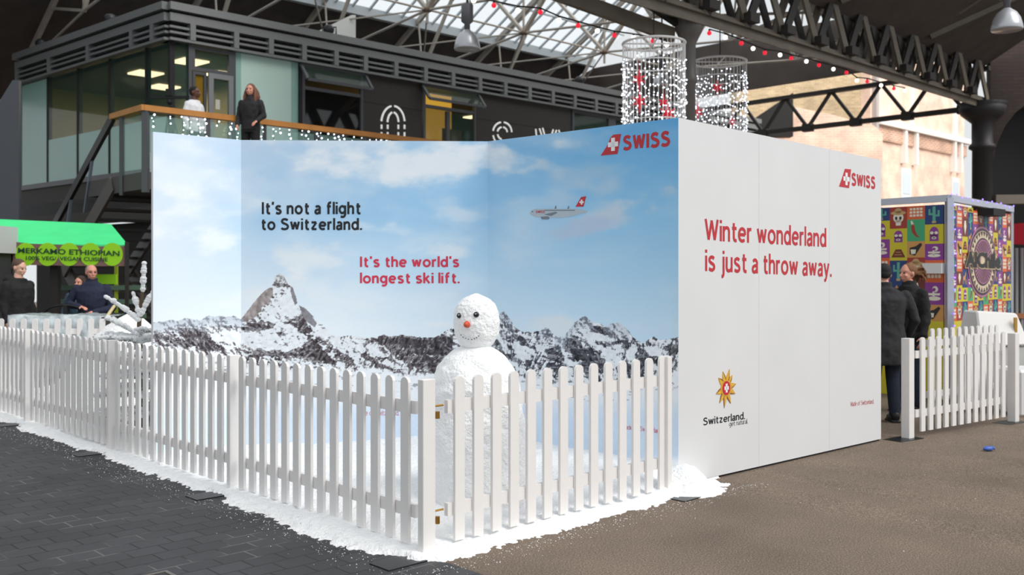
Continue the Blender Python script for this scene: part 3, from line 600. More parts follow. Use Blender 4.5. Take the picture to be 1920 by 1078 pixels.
# parapet: one L-shaped run per band, built on both faces
for nm, z0, z1, o0, o1, mm in (('parapet_cap', zs['p1'], zs['top'], -.6, .22, GREY), ('shadow_gap', zs['p2'], zs['p1'], -.3, .06, BLK), ('fascia', zs['f2'], zs['p2'], -.3, .16, GREY), ('soffit_band', zs['sof'], zs['l1'], -.3, .16, GREY), ('louvre_back', zs['l1'], zs['f2'], -.3, -.02, BLK)):  # black gap and louvre backing stand in for the recess shade
    mb = MB()
    for pl, L_ in ((plA, LA), (plB, LB)):
        mb.prism([(-.02 if o1 < .1 else -o1*.35, z0), (L_, z0), (L_, z1), (-.02 if o1 < .1 else -o1*.35, z1)], lambda u, z, o: pl.pt(u, z, o0+o), o1-o0)
    mb.build(nm, mm, gal)
mb = MB(); zl = np.linspace(zs['l1'], zs['f2'], 4)
for k in range(1, 3):
    for pl, L_ in ((plA, LA), (plB, LB)): mb.prism([(-.05, zl[k]-.024), (L_, zl[k]-.024), (L_, zl[k]+.024), (-.05, zl[k]+.024)], lambda u, z, o: pl.pt(u, z, .02+o), .12)
mb.build('louvre_blades', GREY, gal)
for pl, xs in ((plA, (355.6,437,502,564,624,679,736,791.5,843,893.5,941,986.5,1030,1071,1111,1149)), (plB, (297,258,176,102.5,42))):
    for x in xs:
        u = pl.uz(x, 300)[0]; mb = MB(); mb.prism([(u-.06, zs['l1']), (u+.06, zs['l1']), (u+.06, zs['f2']), (u-.06, zs['f2'])], lambda u, z, o: pl.pt(u, z, o), .17); mb.build('louvre_divider', GREY, gal)
# roof deck, floor slab, lower storey
Bk = lambda u, w, z: GC+UR*u+UG*w+Vector((0,0,z))
def deck(name, u0, u1, w0, w1, z0, z1, m, parent=gal):
    mb = MB(); vs = [Bk(u, w_, z) for z in (z0, z1) for u, w_ in ((u0,w0),(u1,w0),(u1,w1),(u0,w1))]
    return mb.add(vs, [(0,3,2,1),(4,5,6,7),(0,1,5,4),(1,2,6,5),(2,3,7,6),(3,0,4,7)]).build(name, m, parent)
deck('roof_deck', .3, LA, .3, LB, zs['p2'], zs['p1']-.05, GREYD); deck('ceiling', .1, LA, .1, LB, zs['sof'], zs['sof']+.06, mat('office_ceiling', (92,88,74), .8))
deck('floor_slab', 0, LA, 0, LB, 3.05, 3.35, GREYD); deck('back_wall', .1, LA, LB-.15, LB, 3.35, zs['sof'], OLIVE)
deck('inner_wall', 3.3, 3.4, .3, LB-.2, 3.35, zs['sof'], mat('inner_wall', (150,140,104), .8))
for u, w_ in ((1.0,1.2),(1.0,3.2),(2.3,2.0),(2.2,4.6)):
    deck('ceiling_light', u, u+.6, w_, w_+.6, zs['sof']-.05, zs['sof']-.01, TUBEL)
for u in (11.2,): deck('ceiling_light', u, u+.3, 2, 3.2, zs['sof']-.05, zs['sof']-.01, TUBEL)
for u_, w__ in ((1.7, 1.6), (1.7, 4.2), (7, 2), (12.5, 2)):
    il_ = bpy.data.lights.new('office_fill_light', 'AREA'); il_.energy = 95; il_.size = 1.2; il_.color = (1, .9, .66); io_ = bpy.data.objects.new('office_fill_light', il_); COL.objects.link(io_); io_.location = Bk(u_, w__, zs['sof']-.1)  # unseen area lights added to brighten the dark rooms
# left face: glass panes
xs = [39.5, 89.5, 146, 205.5, 274, 318]
for i, (a, b) in enumerate(zip(xs[:-1], xs[1:])):
    u1, u0 = plB.uz(a, 300)[0]-.03, plB.uz(b, 300)[0]+.03; zm = zs['sof']; zf = Zg+1.05+.0*i
    if i == 0: slab(plB, u0, u1, Zg, zm-.02, -.03, 0, TEAL, 'frosted_pane')
    else:
        slab(plB, u0, u1, zf, zm-.02, -.03, 0, GLS, 'glass_pane'); slab(plB, u0, u1, Zg, zf, -.03, 0, TEAL, 'frosted_pane')
for x in xs: u = plB.uz(x, 300)[0]; slab(plB, u-.035, u+.035, Zg, zs['sof'], -.1, .015, BLK, 'mullion')
slab(plB, -.02, LB+.05, Zg-.12, Zg, -.12, .05, GREYD, 'sill'); slab(plB, -.02, LB+.05, 2.75, Zg-.12, -.1, .0, mat('under_sill', (58,54,50), .7), 'spandrel')
slab(plB, -.0, LB, 0, 2.75, -.5, -.4, mat('lower_wall', (34,32,30), .8), 'lower_wall'); slab(plA, 0, LA, 0, 3.05, -.5, -.4, mat('lower_wall', (34,32,30), .8), 'lower_wall')
# right face
def opening(x0, x1, y_top, name='window', m=GLS, zb=3.35, zt=None, off=0.): 
    u0 = plA.uz(x0, 200)[0]; u1 = plA.uz(x1, 200)[0]; zt = zt if zt else plA.uz((x0+x1)/2, y_top)[1]; return u0, u1, zt
zT = zs['sof']
def frame(u0, u1, z0, z1, w_, name, m, parent, o=(0,.05)):
    mb = MB(); f = lambda u, z, q: plA.pt(u, z, o[0]+q)
    for r in ((u0,z0,u0+w_,z1),(u1-w_,z0,u1,z1),(u0+w_,z0,u1-w_,z0+w_),(u0+w_,z1-w_,u1-w_,z1)): mb.prism([(r[0],r[1]),(r[2],r[1]),(r[2],r[3]),(r[0],r[3])], f, o[1])
    return mb.build(name, m, parent)
U = lambda x: plA.uz(x, 200)[0]
slab(plA, .03, U(352), 3.35, zT, -.03, 0, GLS, 'glass_pane'); slab(plA, U(352), U(358), 3.35, zT, -.1, .05, GREYD, 'mullion')
zt = plA.uz(395, 137)[1]
fr = frame(U(358), U(433), zt, zT-.02, .07, 'transom_window', GREYD, gal, (-.04,.09)); slab(plA, U(358)+.07, U(433)-.07, zt+.07, zT-.09, -.02, -.005, GLS, 'glass_pane', fr)
fr = frame(U(360), U(386), 3.35, zt-.02, .06, 'side_light', GREYD, gal, (-.04,.08)); slab(plA, U(360)+.06, U(386)-.06, 3.4, zt-.06, -.02, -.005, glass('amber_glass', (150,118,40), .7), 'glass_pane', fr)
dr = frame(U(387), U(433), 3.36, zt-.02, .11, 'open_door', mat('door_grey', (122,124,126), .45), gal, (.06,.06)); slab(plA, U(387)+.11, U(433)-.11, 3.4, zt-.1, .08, .09, GLS, 'glass_pane', dr)
slab(plA, U(400), U(408), plA.uz(404, 206)[1], plA.uz(404, 188)[1], .1, .105, mat('notice', (190,188,180), .6), 'notice', dr); slab(plA, U(431), U(433), 4.2, 4.9, .12, .16, STEELG, 'handle', dr)
slab(plA, U(433), U(440), 3.35, zT, -.1, .05, GREYD, 'mullion')
slab(plA, U(440), U(452), 3.35, zT, -.03, .0, TEAL, 'frosted_pane'); slab(plA, U(452), U(546), 3.35, zT, -.03, .0, PALE, 'frosted_pane'); slab(plA, U(546), U(559), 3.35, zT, -.03, .0, TEAL, 'frosted_pane')
slab(plA, U(559), U(565), 3.35, zT, -.1, .05, BLK, 'mullion')
def hopper(x0, x1, yb, m, z0=3.35):
    "window with its top light propped open"
    u0, u1 = U(x0), U(x1); zm = plA.uz(x0, yb)[1]
    fr = frame(u0, u1, z0, zT, .07, 'window_frame', GREYD, gal, (-.04,.09)); slab(plA, u0, u1, zm-.05, zm+.03, -.04, .04, GREYD, 'transom_bar', fr)
    slab(plA, u0+.07, u1-.07, z0, zm-.05, -.02, -.005, m, 'glass_pane', fr)
    H_ = zT-zm-.05; ang = math.radians(38); sa, ca = math.sin(ang)*H_, math.cos(ang)*H_; mb = MB()
    f = lambda u, v: plA.pt(u, zT-.03-v*ca, .06+v*sa)
    def bar(a, b, c, d): mb.beam(f(a, b), f(c, d), .07, .05, plA.n)
    bar(u0-.05, 0, u0-.05, 1); bar(u1+.05, 0, u1+.05, 1); bar(u0-.05, 0, u1+.05, 0); bar(u0-.05, 1, u1+.05, 1)
    s = mb.build('open_top_light', GREYD, fr); MB().add([f(u0,0), f(u1,0), f(u1,1), f(u0,1)], [(0,1,2,3)]).build('glass_pane', GLS, s)
    return fr
hopper(565, 679, 163, DGL); 
slab(plA, U(679), U(790), 3.35, zT, -.05, .02, CLAD, 'cladding_panel'); slab(plA, U(893), U(1071), 3.35, zT, -.05, .02, CLAD, 'cladding_panel')
for x0, x1 in ((679,790),(893,1071)): slab(plA, U(x0), U(x1), plA.uz(700, 194)[1]-.01, plA.uz(700, 194)[1]+.01, .0, .022, BLK, 'panel_joint')
wf = hopper(792, 891, 197, GLS); slab(plA, U(834), U(840), 3.35, plA.uz(792, 203)[1], 0, .08, GREYD, 'door_stile', wf)
deck('glow_partition', U(792), U(891), .9, 1.0, 3.35, zT, WARM)
slab(plA, U(842), U(878), 3.35, plA.uz(842, 238)[1], -.3, -.28, mat('counter', (150,120,80), .7), 'counter_front')
slab(plA, U(792)+.08, U(792)+.13, 4.3, 5.0, .06, .1, STEELG, 'handle', wf)
for a, b in ((1071,1143),(1149,1215)):
    fr = frame(U(a), U(b), 3.35, zT, .09, 'window_frame', GREYD, gal, (-.04,.09)); slab(plA, U(a)+.09, U(b)-.09, 3.4, zT-.09, -.02, -.005, GLS, 'glass_pane', fr)
deck('glow_partition', U(1066), U(1215), 3.0, 3.1, 3.35, zT, mat('tan_glow_wall', (120,92,50), .8, emit=.12))  # tan wall glows faintly, room light put into its material
deck('ceiling_light', U(1078), U(1100), .9, 1.3, zT-.14, zT-.1, TUBEL)
slab(plA, U(1143), U(1149), 3.35, zT, -.1, .05, GREYD, 'mullion'); slab(plA, U(1215), LA, 3.35, zT, -.05, .02, CLAD, 'cladding_panel')
# white outlined characters on the cladding
SIGN = mat('white_sign_glow', (240,240,236), .5, emit=.35)  # slight emission put into the white to brighten the characters
def stroke(mb, pts, w_=.045, off=.03):
    for a, b in zip(pts[:-1], pts[1:]): mb.beam(plA.at(*a, off), plA.at(*b, off), w_, .02, plA.n)
mb = MB()
def arcpts(cx, cy, rx, ry, a0, a1, n=8): return [(cx+rx*math.cos(math.radians(a0+(a1-a0)*i/n)), cy-ry*math.sin(math.radians(a0+(a1-a0)*i/n))) for i in range(n+1)]
for rx, ry, cy in ((21.5, 33, 232), (10, 21, 232)):
    stroke(mb, arcpts(735, cy, rx, ry, 172, 97)); stroke(mb, arcpts(736, cy, rx, ry, 85, 8))
    for sx in (-1, 1): stroke(mb, [(735.5+sx*rx, cy+2), (735.5+sx*rx, cy+10)]); stroke(mb, [(735.5+sx*rx, cy+16), (735.5+sx*rx, cy+42)])
mb.build('outlined_letter', SIGN, gal); mb = MB()
for r in (17, 8.5):
    stroke(mb, arcpts(940, 248, r, r*1.1, 172, 98)); stroke(mb, arcpts(941, 248, r, r*1.1, 82, 0)); stroke(mb, arcpts(940, 250, r, r*1.3, 190, 262))
mb.build('outlined_letter', SIGN, gal); mb = MB()
for a in (((1003,242),(1006,268)),((1010,241),(1019,268)),((1016,240),(1024,268)),((1036,243),(1030,262)),((1042,244),(1036,262)),((1046,244),(1053,262))): stroke(mb, list(a))
mb.build('outlined_letter', SIGN, gal)
localize(gal)
# slanting dark panel wall at the far left
pw = MB(); pl0 = Plane(P(0, 512, 20.3), Vector((1,0,0)))
pw.prism([pl0.uz(*q) for q in ((-140,400),(0,197),(28,152),(40,152),(40,655),(-140,655))], pl0.pt, .1)
tag(pw.build('trim_1', mat('side_clad_grey', (70,73,80), .5)), kind='structure')

# ---------------- balcony: slab, timber rail, glass, stair ----------------
RA = P(270, 512, 16.9); RA.z = 0; plC = Plane(RA, UR); zR = plC.uz(270, 197)[1]; zF = 3.36
WOOD = mat('oak_rail', (186,124,56), .45, var=.12, vscale=4); RGL = glass('balustrade_glass', (150,190,180), .22, .03, .6)
bal = thing('balcony', 'timber-capped glass balcony rail with dark posts in front of the gallery', 'balcony', RA)
Lr = plC.uz(1010, 262)[0]; RB = RA+UL*1.36
def up(p, z): return Vector((p.x, p.y, z))
MB().beam(up(RA, zR-.05)-UR*.02, up(RA+UR*Lr, zR-.05), .14, .10).beam(up(RA, zR-.05)-UL*.06, up(RB, zR-.05), .14, .10).build('hand_rail', WOOD, bal)
wall_d = (GC-RA).dot(UL)
vs = [up(RA+UR*u+UL*t, z) for z in (3.06, zF) for u, t in ((0,0),(Lr+6,0),(Lr+6,wall_d-.6),(0,wall_d-.6))]
MB().add(vs, [(0,3,2,1),(4,5,6,7),(0,1,5,4),(1,2,6,5),(2,3,7,6),(3,0,4,7)]).build('deck_slab', mat('landing_grey', (74,70,68), .6), bal)
for i in range(9):
    p = RA+UR*(.03+i*1.15); MB().beam(up(p, 3.0), up(p, zR-.1), .10 if i == 0 else .06, .06 if i else .12).build('post', GREYD, bal)
    if i < 8: q = p+UR*1.09; a = p+UR*.06; MB().add([up(a, zF+.06)+UL*.01, up(q, zF+.06)+UL*.01, up(q, zR-.16)+UL*.01, up(a, zR-.16)+UL*.01, up(a, zF+.06), up(q, zF+.06), up(q, zR-.16), up(a, zR-.16)], [(0,1,2,3),(7,6,5,4),(0,4,5,1),(3,2,6,7),(0,3,7,4),(1,5,6,2)]).build('glass_panel', RGL, bal)
MB().beam(up(RA+UL*.95, 3.0), up(RA+UL*.95, zR-.1), .06, .10).build('post', GREYD, bal)
a = RA+UL*.08; q = RA+UL*.9
MB().add([up(a, zF), up(q, zF), up(q, zR-.16), up(a, zR-.16)], [(0,1,2,3)]).build('glass_panel', RGL, bal)
localize(bal)
st = thing('staircase', 'dark steel staircase with sloping black handrail descending left from the balcony', 'staircase', up(RB, 0))
DST = mat('dark_steel', (40,36,34), .5); dn = lambda p, L_: up(p+UL*L_, 0)
def flight(p0, z0, dr, n, rise, going, width, side, parent, m=DST):
    for i in range(n):
        p = p0+dr*(i*going); z = z0-rise*(i+1)
        vs = [up(p+side*a+dr*b, z+c) for c in (-.05, 0) for a, b in ((0,0),(width,0),(width,going+.02),(0,going+.02))]
        MB().add(vs, [(0,3,2,1),(4,5,6,7),(0,1,5,4),(1,2,6,5),(2,3,7,6),(3,0,4,7)]).build('tread', m, parent)
    for a in (0, width):
        MB().beam(up(p0+side*a, z0-.12), up(p0+side*a+dr*(n*going), z0-.12-rise*n), .06, .30).build('stringer', mat('stringer_grey', (78,72,68), .5), parent)
flight(RB, zF, UL, 9, .178, .28, 1.3, UR, st)
MB().beam(up(RB, zR-.05), up(RB+UL*3.1, zR-.05-.62*3.1), .07, .16).build('hand_rail', mat('black_rail', (26,22,20), .4), st)
for L_ in (1.0, 2.1):
    MB().beam(up(RB+UL*L_, zR-.15-.62*L_), up(RB+UL*(L_+.38), zR-1.12-.62*L_), .05, .05).build('baluster', mat('blue_grey_bar', (92,100,112), .4), st)
p2 = RB+UR*.1+UL*2.6; flight(p2, zF-9*.178, -UL, 10, .17, .26, 1.3, UR, st, mat('tread_worn', (66,62,54), .6))
MB().beam(up(RB+UR*1.25-UL*.9, 0), up(RB+UR*1.25-UL*.9, 3.05), .22, .22).build('support_column', mat('stringer_grey', (78,72,68), .5), st)
MB().beam(up(RB+UL*2.9+UR*.2, 0), up(RB+UL*2.9+UR*.2, 1.7), .14, .14).build('support_column', DST, st)
localize(st)
# icicle lights below the rail
LED = mat('led_white', (236,244,255), emit=4.); WIREW = mat('white_wire', (200,200,205), .5); WIREK = mat('black_wire', (20,20,20), .6)
il = thing('icicle_lights', 'white fairy lights hanging from the balcony hand rail', 'fairy lights', up(RA, zR-.12))
x = .12; k = 0
while x < Lr-.1:
    mb = MB(); dl = random.uniform(.25, .85) if x > 4.5 or random.random() < .5 else random.uniform(.1, .4); nb = int(dl/.085)+1
    p = RA+UR*x-UL*.09; mb.cur = 0; mb.tube([up(p, zR-.11), up(p+UR*.02, zR-.11-dl)], .004, 4)
    mb.cur = 1
    for j in range(nb): mb.ball(up(p+UR*random.uniform(-.03,.03)-UL*random.uniform(0,.05), zR-.14-dl*j/nb-random.uniform(0,.04)), random.choice((.010,.014,.018)), 6, 4)
    mb.build('light_drop', [WIREK, LED], il); k += 1; x += random.uniform(.09, .17) if x > 4.5 else random.uniform(.1, .28)
localize(il)

# ---------------- hall: roof, girders, columns ----------------
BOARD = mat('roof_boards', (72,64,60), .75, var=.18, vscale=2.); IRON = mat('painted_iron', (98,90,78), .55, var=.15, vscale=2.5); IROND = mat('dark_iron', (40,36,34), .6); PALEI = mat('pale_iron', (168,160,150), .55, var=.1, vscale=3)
def H(sr, w_, z): p = GC+UR*sr+UL*w_; return Vector((p.x, p.y, z))
SRE = 19.1; SRL = -9.; RZ = 12.4; SL = .55
rz_at = lambda w_: RZ-SL*abs(w_)
def roofslab(name, s0, s1, w0, w1, z0, z1, m, th=.12):
    vs = [H(s0,w0,z0), H(s1,w0,z0), H(s1,w1,z1), H(s0,w1,z1)]; vs += [v+Vector((0,0,th)) for v in vs]
    return MB().add(vs, [(0,3,2,1),(4,5,6,7),(0,1,5,4),(1,2,6,5),(2,3,7,6),(3,0,4,7)]).build(name, m)
def struct(o): return tag(o, kind='structure')
SG0 = (plA.uz(410, 20)[0]); 
struct(roofslab('ceiling', SRL-14, SRE, 5, 10.6, rz_at(5), rz_at(10.6), BOARD))
struct(roofslab('ceiling', 2.6, SRE, -9.3, -5, rz_at(9.3), rz_at(5), BOARD))
struct(roofslab('ceiling', 3.2, SRE, -14.2, -9.3, rz_at(9.3)+4.9*SL, rz_at(9.3), BOARD))
GLZ = bpy.data.materials.new('frosted_roof_glass'); GLZ.use_nodes = True; _n = GLZ.node_tree.nodes; _l = GLZ.node_tree.links; _n.remove(_n['Principled BSDF'])
_a = _n.new('ShaderNodeBsdfTransparent'); _b = _n.new('ShaderNodeBsdfTranslucent'); _m = _n.new('ShaderNodeMixShader'); _b.inputs[0].default_value = (.93, .96, .98, 1); _m.inputs[0].default_value = .55
_l.new(_a.outputs[0], _m.inputs[1]); _l.new(_b.outputs[0], _m.inputs[2]); _l.new(_m.outputs[0], _n['Material Output'].inputs[0])
for w0, w1, s0 in ((.3, 5, -23), (-5, -.3, 2.6)):
    tag(roofslab('window_%d' % (1 if w0 > 0 else 2), s0, SRE, w0, w1, rz_at(w0)+.05, rz_at(w1)+.05, GLZ, .02), kind='structure')
mb = MB()
s_ = -22.4
while s_ < SRE: mb.beam(H(s_, .3, rz_at(.3)), H(s_, 5, rz_at(5)), .05, .07); s_ += .62
for w_ in (1.9, 3.5, 5.0): mb.beam(H(-22.4, w_, rz_at(w_)-.03), H(SRE, w_, rz_at(w_)-.03), .06 if w_ < 5 else .2, .05 if w_ < 5 else .28)
tag(mb.build('glazing_bars', mat('bar_grey', (176,184,188), .5)), kind='structure')
# trusses over the gallery
for k in range(-4, 4):
    s_ = 6.93+3.5*k
    if s_ < 1.0 and k > -4 and False: continue
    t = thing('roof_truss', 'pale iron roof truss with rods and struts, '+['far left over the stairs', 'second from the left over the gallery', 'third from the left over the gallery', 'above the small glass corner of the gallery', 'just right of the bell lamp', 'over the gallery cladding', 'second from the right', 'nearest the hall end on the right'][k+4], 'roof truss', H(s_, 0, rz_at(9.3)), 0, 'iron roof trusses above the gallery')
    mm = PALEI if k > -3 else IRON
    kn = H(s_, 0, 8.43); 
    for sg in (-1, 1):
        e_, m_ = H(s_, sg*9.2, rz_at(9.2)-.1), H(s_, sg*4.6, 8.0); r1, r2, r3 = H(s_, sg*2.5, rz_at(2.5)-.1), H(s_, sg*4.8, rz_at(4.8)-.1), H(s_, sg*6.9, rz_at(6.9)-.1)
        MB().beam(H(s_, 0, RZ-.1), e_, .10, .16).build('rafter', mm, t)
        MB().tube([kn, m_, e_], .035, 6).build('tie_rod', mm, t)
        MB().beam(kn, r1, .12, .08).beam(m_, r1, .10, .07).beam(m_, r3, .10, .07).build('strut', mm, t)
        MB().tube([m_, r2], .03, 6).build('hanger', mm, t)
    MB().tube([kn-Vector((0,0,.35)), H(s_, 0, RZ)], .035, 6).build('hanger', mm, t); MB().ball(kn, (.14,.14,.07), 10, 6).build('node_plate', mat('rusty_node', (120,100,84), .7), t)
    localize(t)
mb = MB()
for k in range(-1, 3):
    s_ = 6.93+3.5*k
    mb.tube([H(s_, 0, 8.43), H(s_+3.5, 4.6, 8.0)], .025, 5); mb.tube([H(s_+3.5, 0, 8.43), H(s_, 4.6, 8.0)], .025, 5); mb.tube([H(s_, 0, 8.43), H(s_+3.5, 0, 8.43)], .03, 5); mb.tube([H(s_, 4.6, 8.0), H(s_+3.5, 4.6, 8.0)], .02, 5)
tag(rebase(mb.build('bracing_rods', PALEI), H(6.93, 0, 8.43)), 'thin pale crossing rods running between the roof trusses', 'bracing')
# lattice girder along the valley, from the slim column to the hall end
KC = H(SRE, -9.3, 0); zgb, zgt = 6.22, 7.6; s1 = (P(1292, 512, 18)-GC).dot(UR)
gd = thing('lattice_girder', 'deep dark iron lattice girder running from the slim column to the right end', 'girder', H(s1, -9.3, zgb))
def chord(z, h_): return MB().beam(H(s1-7, -9.3, z), H(SRE+.3, -9.3, z), .32, .05).beam(H(s1-7, -9.3-.06, z-h_*.06), H(SRE+.3, -9.36, z-h_*.02), .04, .30).build('chord', IRON, gd)
chord(zgb+.1, 1); chord(zgt-.05, 1)
n = 10; st_ = (SRE-s1)/n
for i in range(-3, n):
    a = s1+i*st_; m_ = a+st_/2
    for w_, wd_, mm_ in ((-9.44, .20, IRON), (-9.16, .20, IROND)):  # lit slants in tan iron, shaded ones dark: light put into colour
        MB().beam(H(a, w_, zgb+.12), H(m_, w_, zgt-.1), .05, wd_, up=UR).build('diagonal', IROND if w_ < -9.3 else IRON, gd)
        MB().beam(H(m_, w_, zgt-.1), H(a+st_, w_, zgb+.12), .05, wd_, up=UR).build('diagonal', mm_, gd)
    if i >= 4: MB().beam(H(m_, -9.3, zgb+.12), H(a+st_, -9.3, zgt-.1), .05, .22, up=UR).build('diagonal', IROND, gd); MB().beam(H(a, -9.3, zgt-.1), H(m_, -9.3, zgb+.12), .05, .22, up=UR).build('diagonal', IROND, gd)
    MB().box((-.16,-.12,-.05), (.16,.12,.12), Matrix.Translation(H(a, -9.5, zgb+.2))@Matrix.Rotation(math.atan2(UR.y, UR.x), 4, 'Z')).build('gusset', IROND, gd)
localize(gd)
def column(label, p, r, zt, mm, cap=1.):
    t = thing('iron_column', label, 'column', p, 0, 'iron columns')
    MB().lathe([(r*1.9,0),(r*1.9,.25),(r*1.5,.32),(r*1.15,.45),(r,.6),(r*.94,zt-1.3),(r*1.25,zt-1.25),(r*1.25,zt-1.18),(r*.98,zt-1.1),(r*.98,zt-.55),(r*1.5,zt-.42),(r*2.0,zt-.3),(r*2.2,zt-.12),(r*2.0,zt-.06),(r*2.3,zt)], n=20).build('shaft', mm, t, True)
    return t
p18 = P(1292, 512, 17.9); p18.z = 0
c_ = column('slim grey iron column standing behind the booth between two light curtains', p18, .125, 6.35, mat('column_grey', (84,80,76), .5, var=.08))
MB().lathe([(.12,6.35),(.12,8.2)], n=16).build('upper_shaft', IRON, c_)
pk = up(KC, 0); column('massive dark iron column at the hall end on the right', pk, .28, 6.3, mat('column_dark', (38,36,38), .6))
br = thing('bracket', 'dark iron knee brace rising left from the slim column head', 'bracket', P(1262, 60, 18))
MB().beam(P(1262, 66, 17.9), P(1020, -22, 16.2), .10, .26).build('lower_flange', IRON, br); MB().beam(P(1280, 40, 17.9), P(1130, -60, 17), .12, .3).build('curved_arm', IROND, br); MB().beam(P(1240, 20, 17.8), P(1290, -30, 17.8), .1, .2).build('tie', IRON, br); localize(br)
for i, sr_ in enumerate((6.0, 10.5, 15.0)):
    t = thing('roof_rafter', ('nearest','middle','farthest')[i]+' dark rafter rising from the lattice girder under the right-hand roof', 'rafter', H(sr_, -9.4, 7.7)); MB().beam(H(sr_, -9.5, 7.55), H(sr_, -14.2, rz_at(9.3)+4.9*SL-.1), .14, .2).build('beam', IRON, t); MB().beam(H(sr_, -9.6, 7.4), H(sr_+3, -13.6, 9.6), .10, .12).build('brace', IRON, t); localize(t)
# warren truss closing the hall end
et = thing('warren_truss', 'black zigzag truss across the open hall end', 'truss', up(KC, 5.5))
zt0, zt1 = 5.9, 6.98; Ln = 9.0
zb_ = lambda t_: P(0, 0, 1).z and 6.05-.0*t_
E_ = lambda t_, z: up(KC+UL*t_, z)
zbot = EYE+(512-201)/FPX*27*1.0; ztp = zbot+1.05
MB().beam(E_(-.2, zbot), E_(20, zbot), .14, .14).build('chord', IROND, et); MB().beam(E_(-.2, ztp), E_(20, ztp), .2, .12).build('chord', IROND, et)
for i in range(12):
    t0 = .5+i*1.6; MB().beam(E_(t0, zbot), E_(t0+.8, ztp), .09, .09).build('diagonal', IROND, et); MB().beam(E_(t0+.8, ztp), E_(t0+1.6, zbot), .09, .09).build('diagonal', IROND, et)
    MB().box((-.16,-.1,-.12), (.16,.1,.12), Matrix.Translation(E_(t0, zbot))@Matrix.Rotation(math.atan2(UL.y, UL.x), 4, 'Z')).build('gusset', IROND, et)
localize(et)
# the truss seen at the far left with light behind
t = thing('warren_truss', 'dark zigzag truss at the far left edge beside the gallery parapet', 'truss', P(60, 140, 33))
for a, b, w_ in (((-40,52),(170,88),.5),((-40,128),(60,146),.5),((-20,60),(28,145),.28),((28,145),(60,72),.28),((60,72),(34,150),.01),((60,74),(75,100),.25),((-40,140),(-10,60),.28),((28,145),(12,185),.2),((60,72),(90,130),.25)):
    MB().beam(P(*a, 33), P(*b, 33), w_, w_*.7).build('member', IROND, t)
localize(t)
mb = MB(); vs = [H(SRE+.2, w_, z) for w_, z in ((-9.1,7.75),(10.6,7.75),(10.6,7.9),(5.2,9.5),(-5.2,9.5),(-8.6,7.9))]
vs += [v+UR*.15 for v in vs]; mb.add(vs, [(0,1,2,3,4,5),(11,10,9,8,7,6)]+[(i,(i+1)%6+0,(i+1)%6+6,i+6) for i in range(6)]); tag(mb.build('wall_gable', BOARD), kind='structure')
# ---------------- beyond the hall ----------------
al = bpy.data.lights.new('facade_fill_light', 'AREA'); al.energy = 3300; al.size = 14; al.color = (1, .96, .9); ao = bpy.data.objects.new('facade_fill_light', al); COL.objects.link(ao)  # area light added above the street to brighten the pink facade
ao.location = H(22, -13, 17); ao.rotation_euler = (ao.location-H(30, 2, 4)).to_track_quat('Z', 'Y').to_euler()
ob = MB(); plF = Plane(P(1640, 512, 42), UR)
PINK = brickmat('pink_brick', (246,212,190), (240,202,180), (246,224,208), .225, .075, .008, axis='XZ', rough=.9, bump=0)
bd = thing('brick_building', 'sunlit pale pink brick building with white gutter beyond the open hall end', 'building', up(plF.p, 0))
ur_ = plF.uz(1808, 300)[0]
slabF = lambda u0, u1, z0, z1, o0, o1, m, name, par: MB().prism([(u0,z0),(u1,z0),(u1,z1),(u0,z1)], lambda u, z, o: plF.pt(u, z, o0+o), o1-o0).build(name, m, par)
slabF(-.4, ur_, -1.2, 12, -.4, 0, PINK, 'wall', bd); zg_ = plF.uz(1640, 228)[1]; wp = mat('white_pipe', (246,246,242), .5)
slabF(0, ur_+.3, zg_-.12, zg_+.12, 0, .3, wp, 'gutter', bd); slabF(0, ur_, zg_-.75, zg_-.2, 0, .12, brickmat('cornice', (200,150,122), (180,128,104), (236,206,186), .3, .09, .02, axis='XZ', bump=0), 'cornice', bd)
for x in (1690, 1711, 1783, 1795): u = plF.uz(x, 300)[0]; slabF(u-.1, u+.1, zg_-1.6, zg_, 0, .25, wp, 'down_pipe', bd)
for x, y0, y1, w_ in ((1697,316,372,1.0),(1790,334,400,.9)):
    u, z = plF.uz(x, y0); u2, z2 = plF.uz(x, y1); f_ = slabF(u-w_/2, u+w_/2, z2, z, -.05, .06, mat('window_white', (236,238,240), .4), 'window', bd); slabF(u-w_*.36, u+w_*.36, z2+.2, z-.2, .03, .08, mat('window_sky_pane', (214,224,232), .2), 'pane', f_)
slabF(-.25, .0, -1, 12, 0, .2, mat('pipe_grey', (176,170,168), .6), 'down_pipe', bd); slabF(plF.uz(1705,300)[0]+.0, plF.uz(1705,300)[0]+.14, zg_+.1, 12, 0, .15, wp, 'down_pipe', bd); slabF(plF.uz(1785,300)[0], plF.uz(1785,300)[0]+.3, zg_+.1, 12, 0, .15, wp, 'down_pipe', bd)
localize(bd)
yb = MB(); plY = Plane(P(1500, 512, 52), Vector((1,0,0)))
yo = yb.prism([plY.uz(*q) for q in ((1380,572),(1630,572),(1630,120),(1440,120),(1380,150))], lambda u, z, o: plY.pt(u, z, o-1.5), 1.5).build('brick_building', brickmat('yellow_brick', (222,200,160), (200,174,136), (226,210,182), .3, .1, .012, axis='XZ', bump=0))
tag(rebase(yo, P(1500, 560, 52)), 'yellow stock brick building seen through the zigzag truss', 'building')
pl2 = Plane(P(1430, 512, 40), Vector((1,0,0)))
lo_ = MB().prism([pl2.uz(*q) for q in ((1300,590),(1655,590),(1655,250),(1640,236),(1560,215),(1470,196),(1472,208),(1300,300))], lambda u, z, o: pl2.pt(u, z, o-1), 1).build('brick_building', brickmat('rose_brick', (244,208,186), (236,196,174), (246,220,204), .3, .1, .012, axis='XZ', bump=0))
tag(rebase(lo_, P(1430, 560, 40)), 'low rose brick wall with sloping top just above the white board wall', 'building')
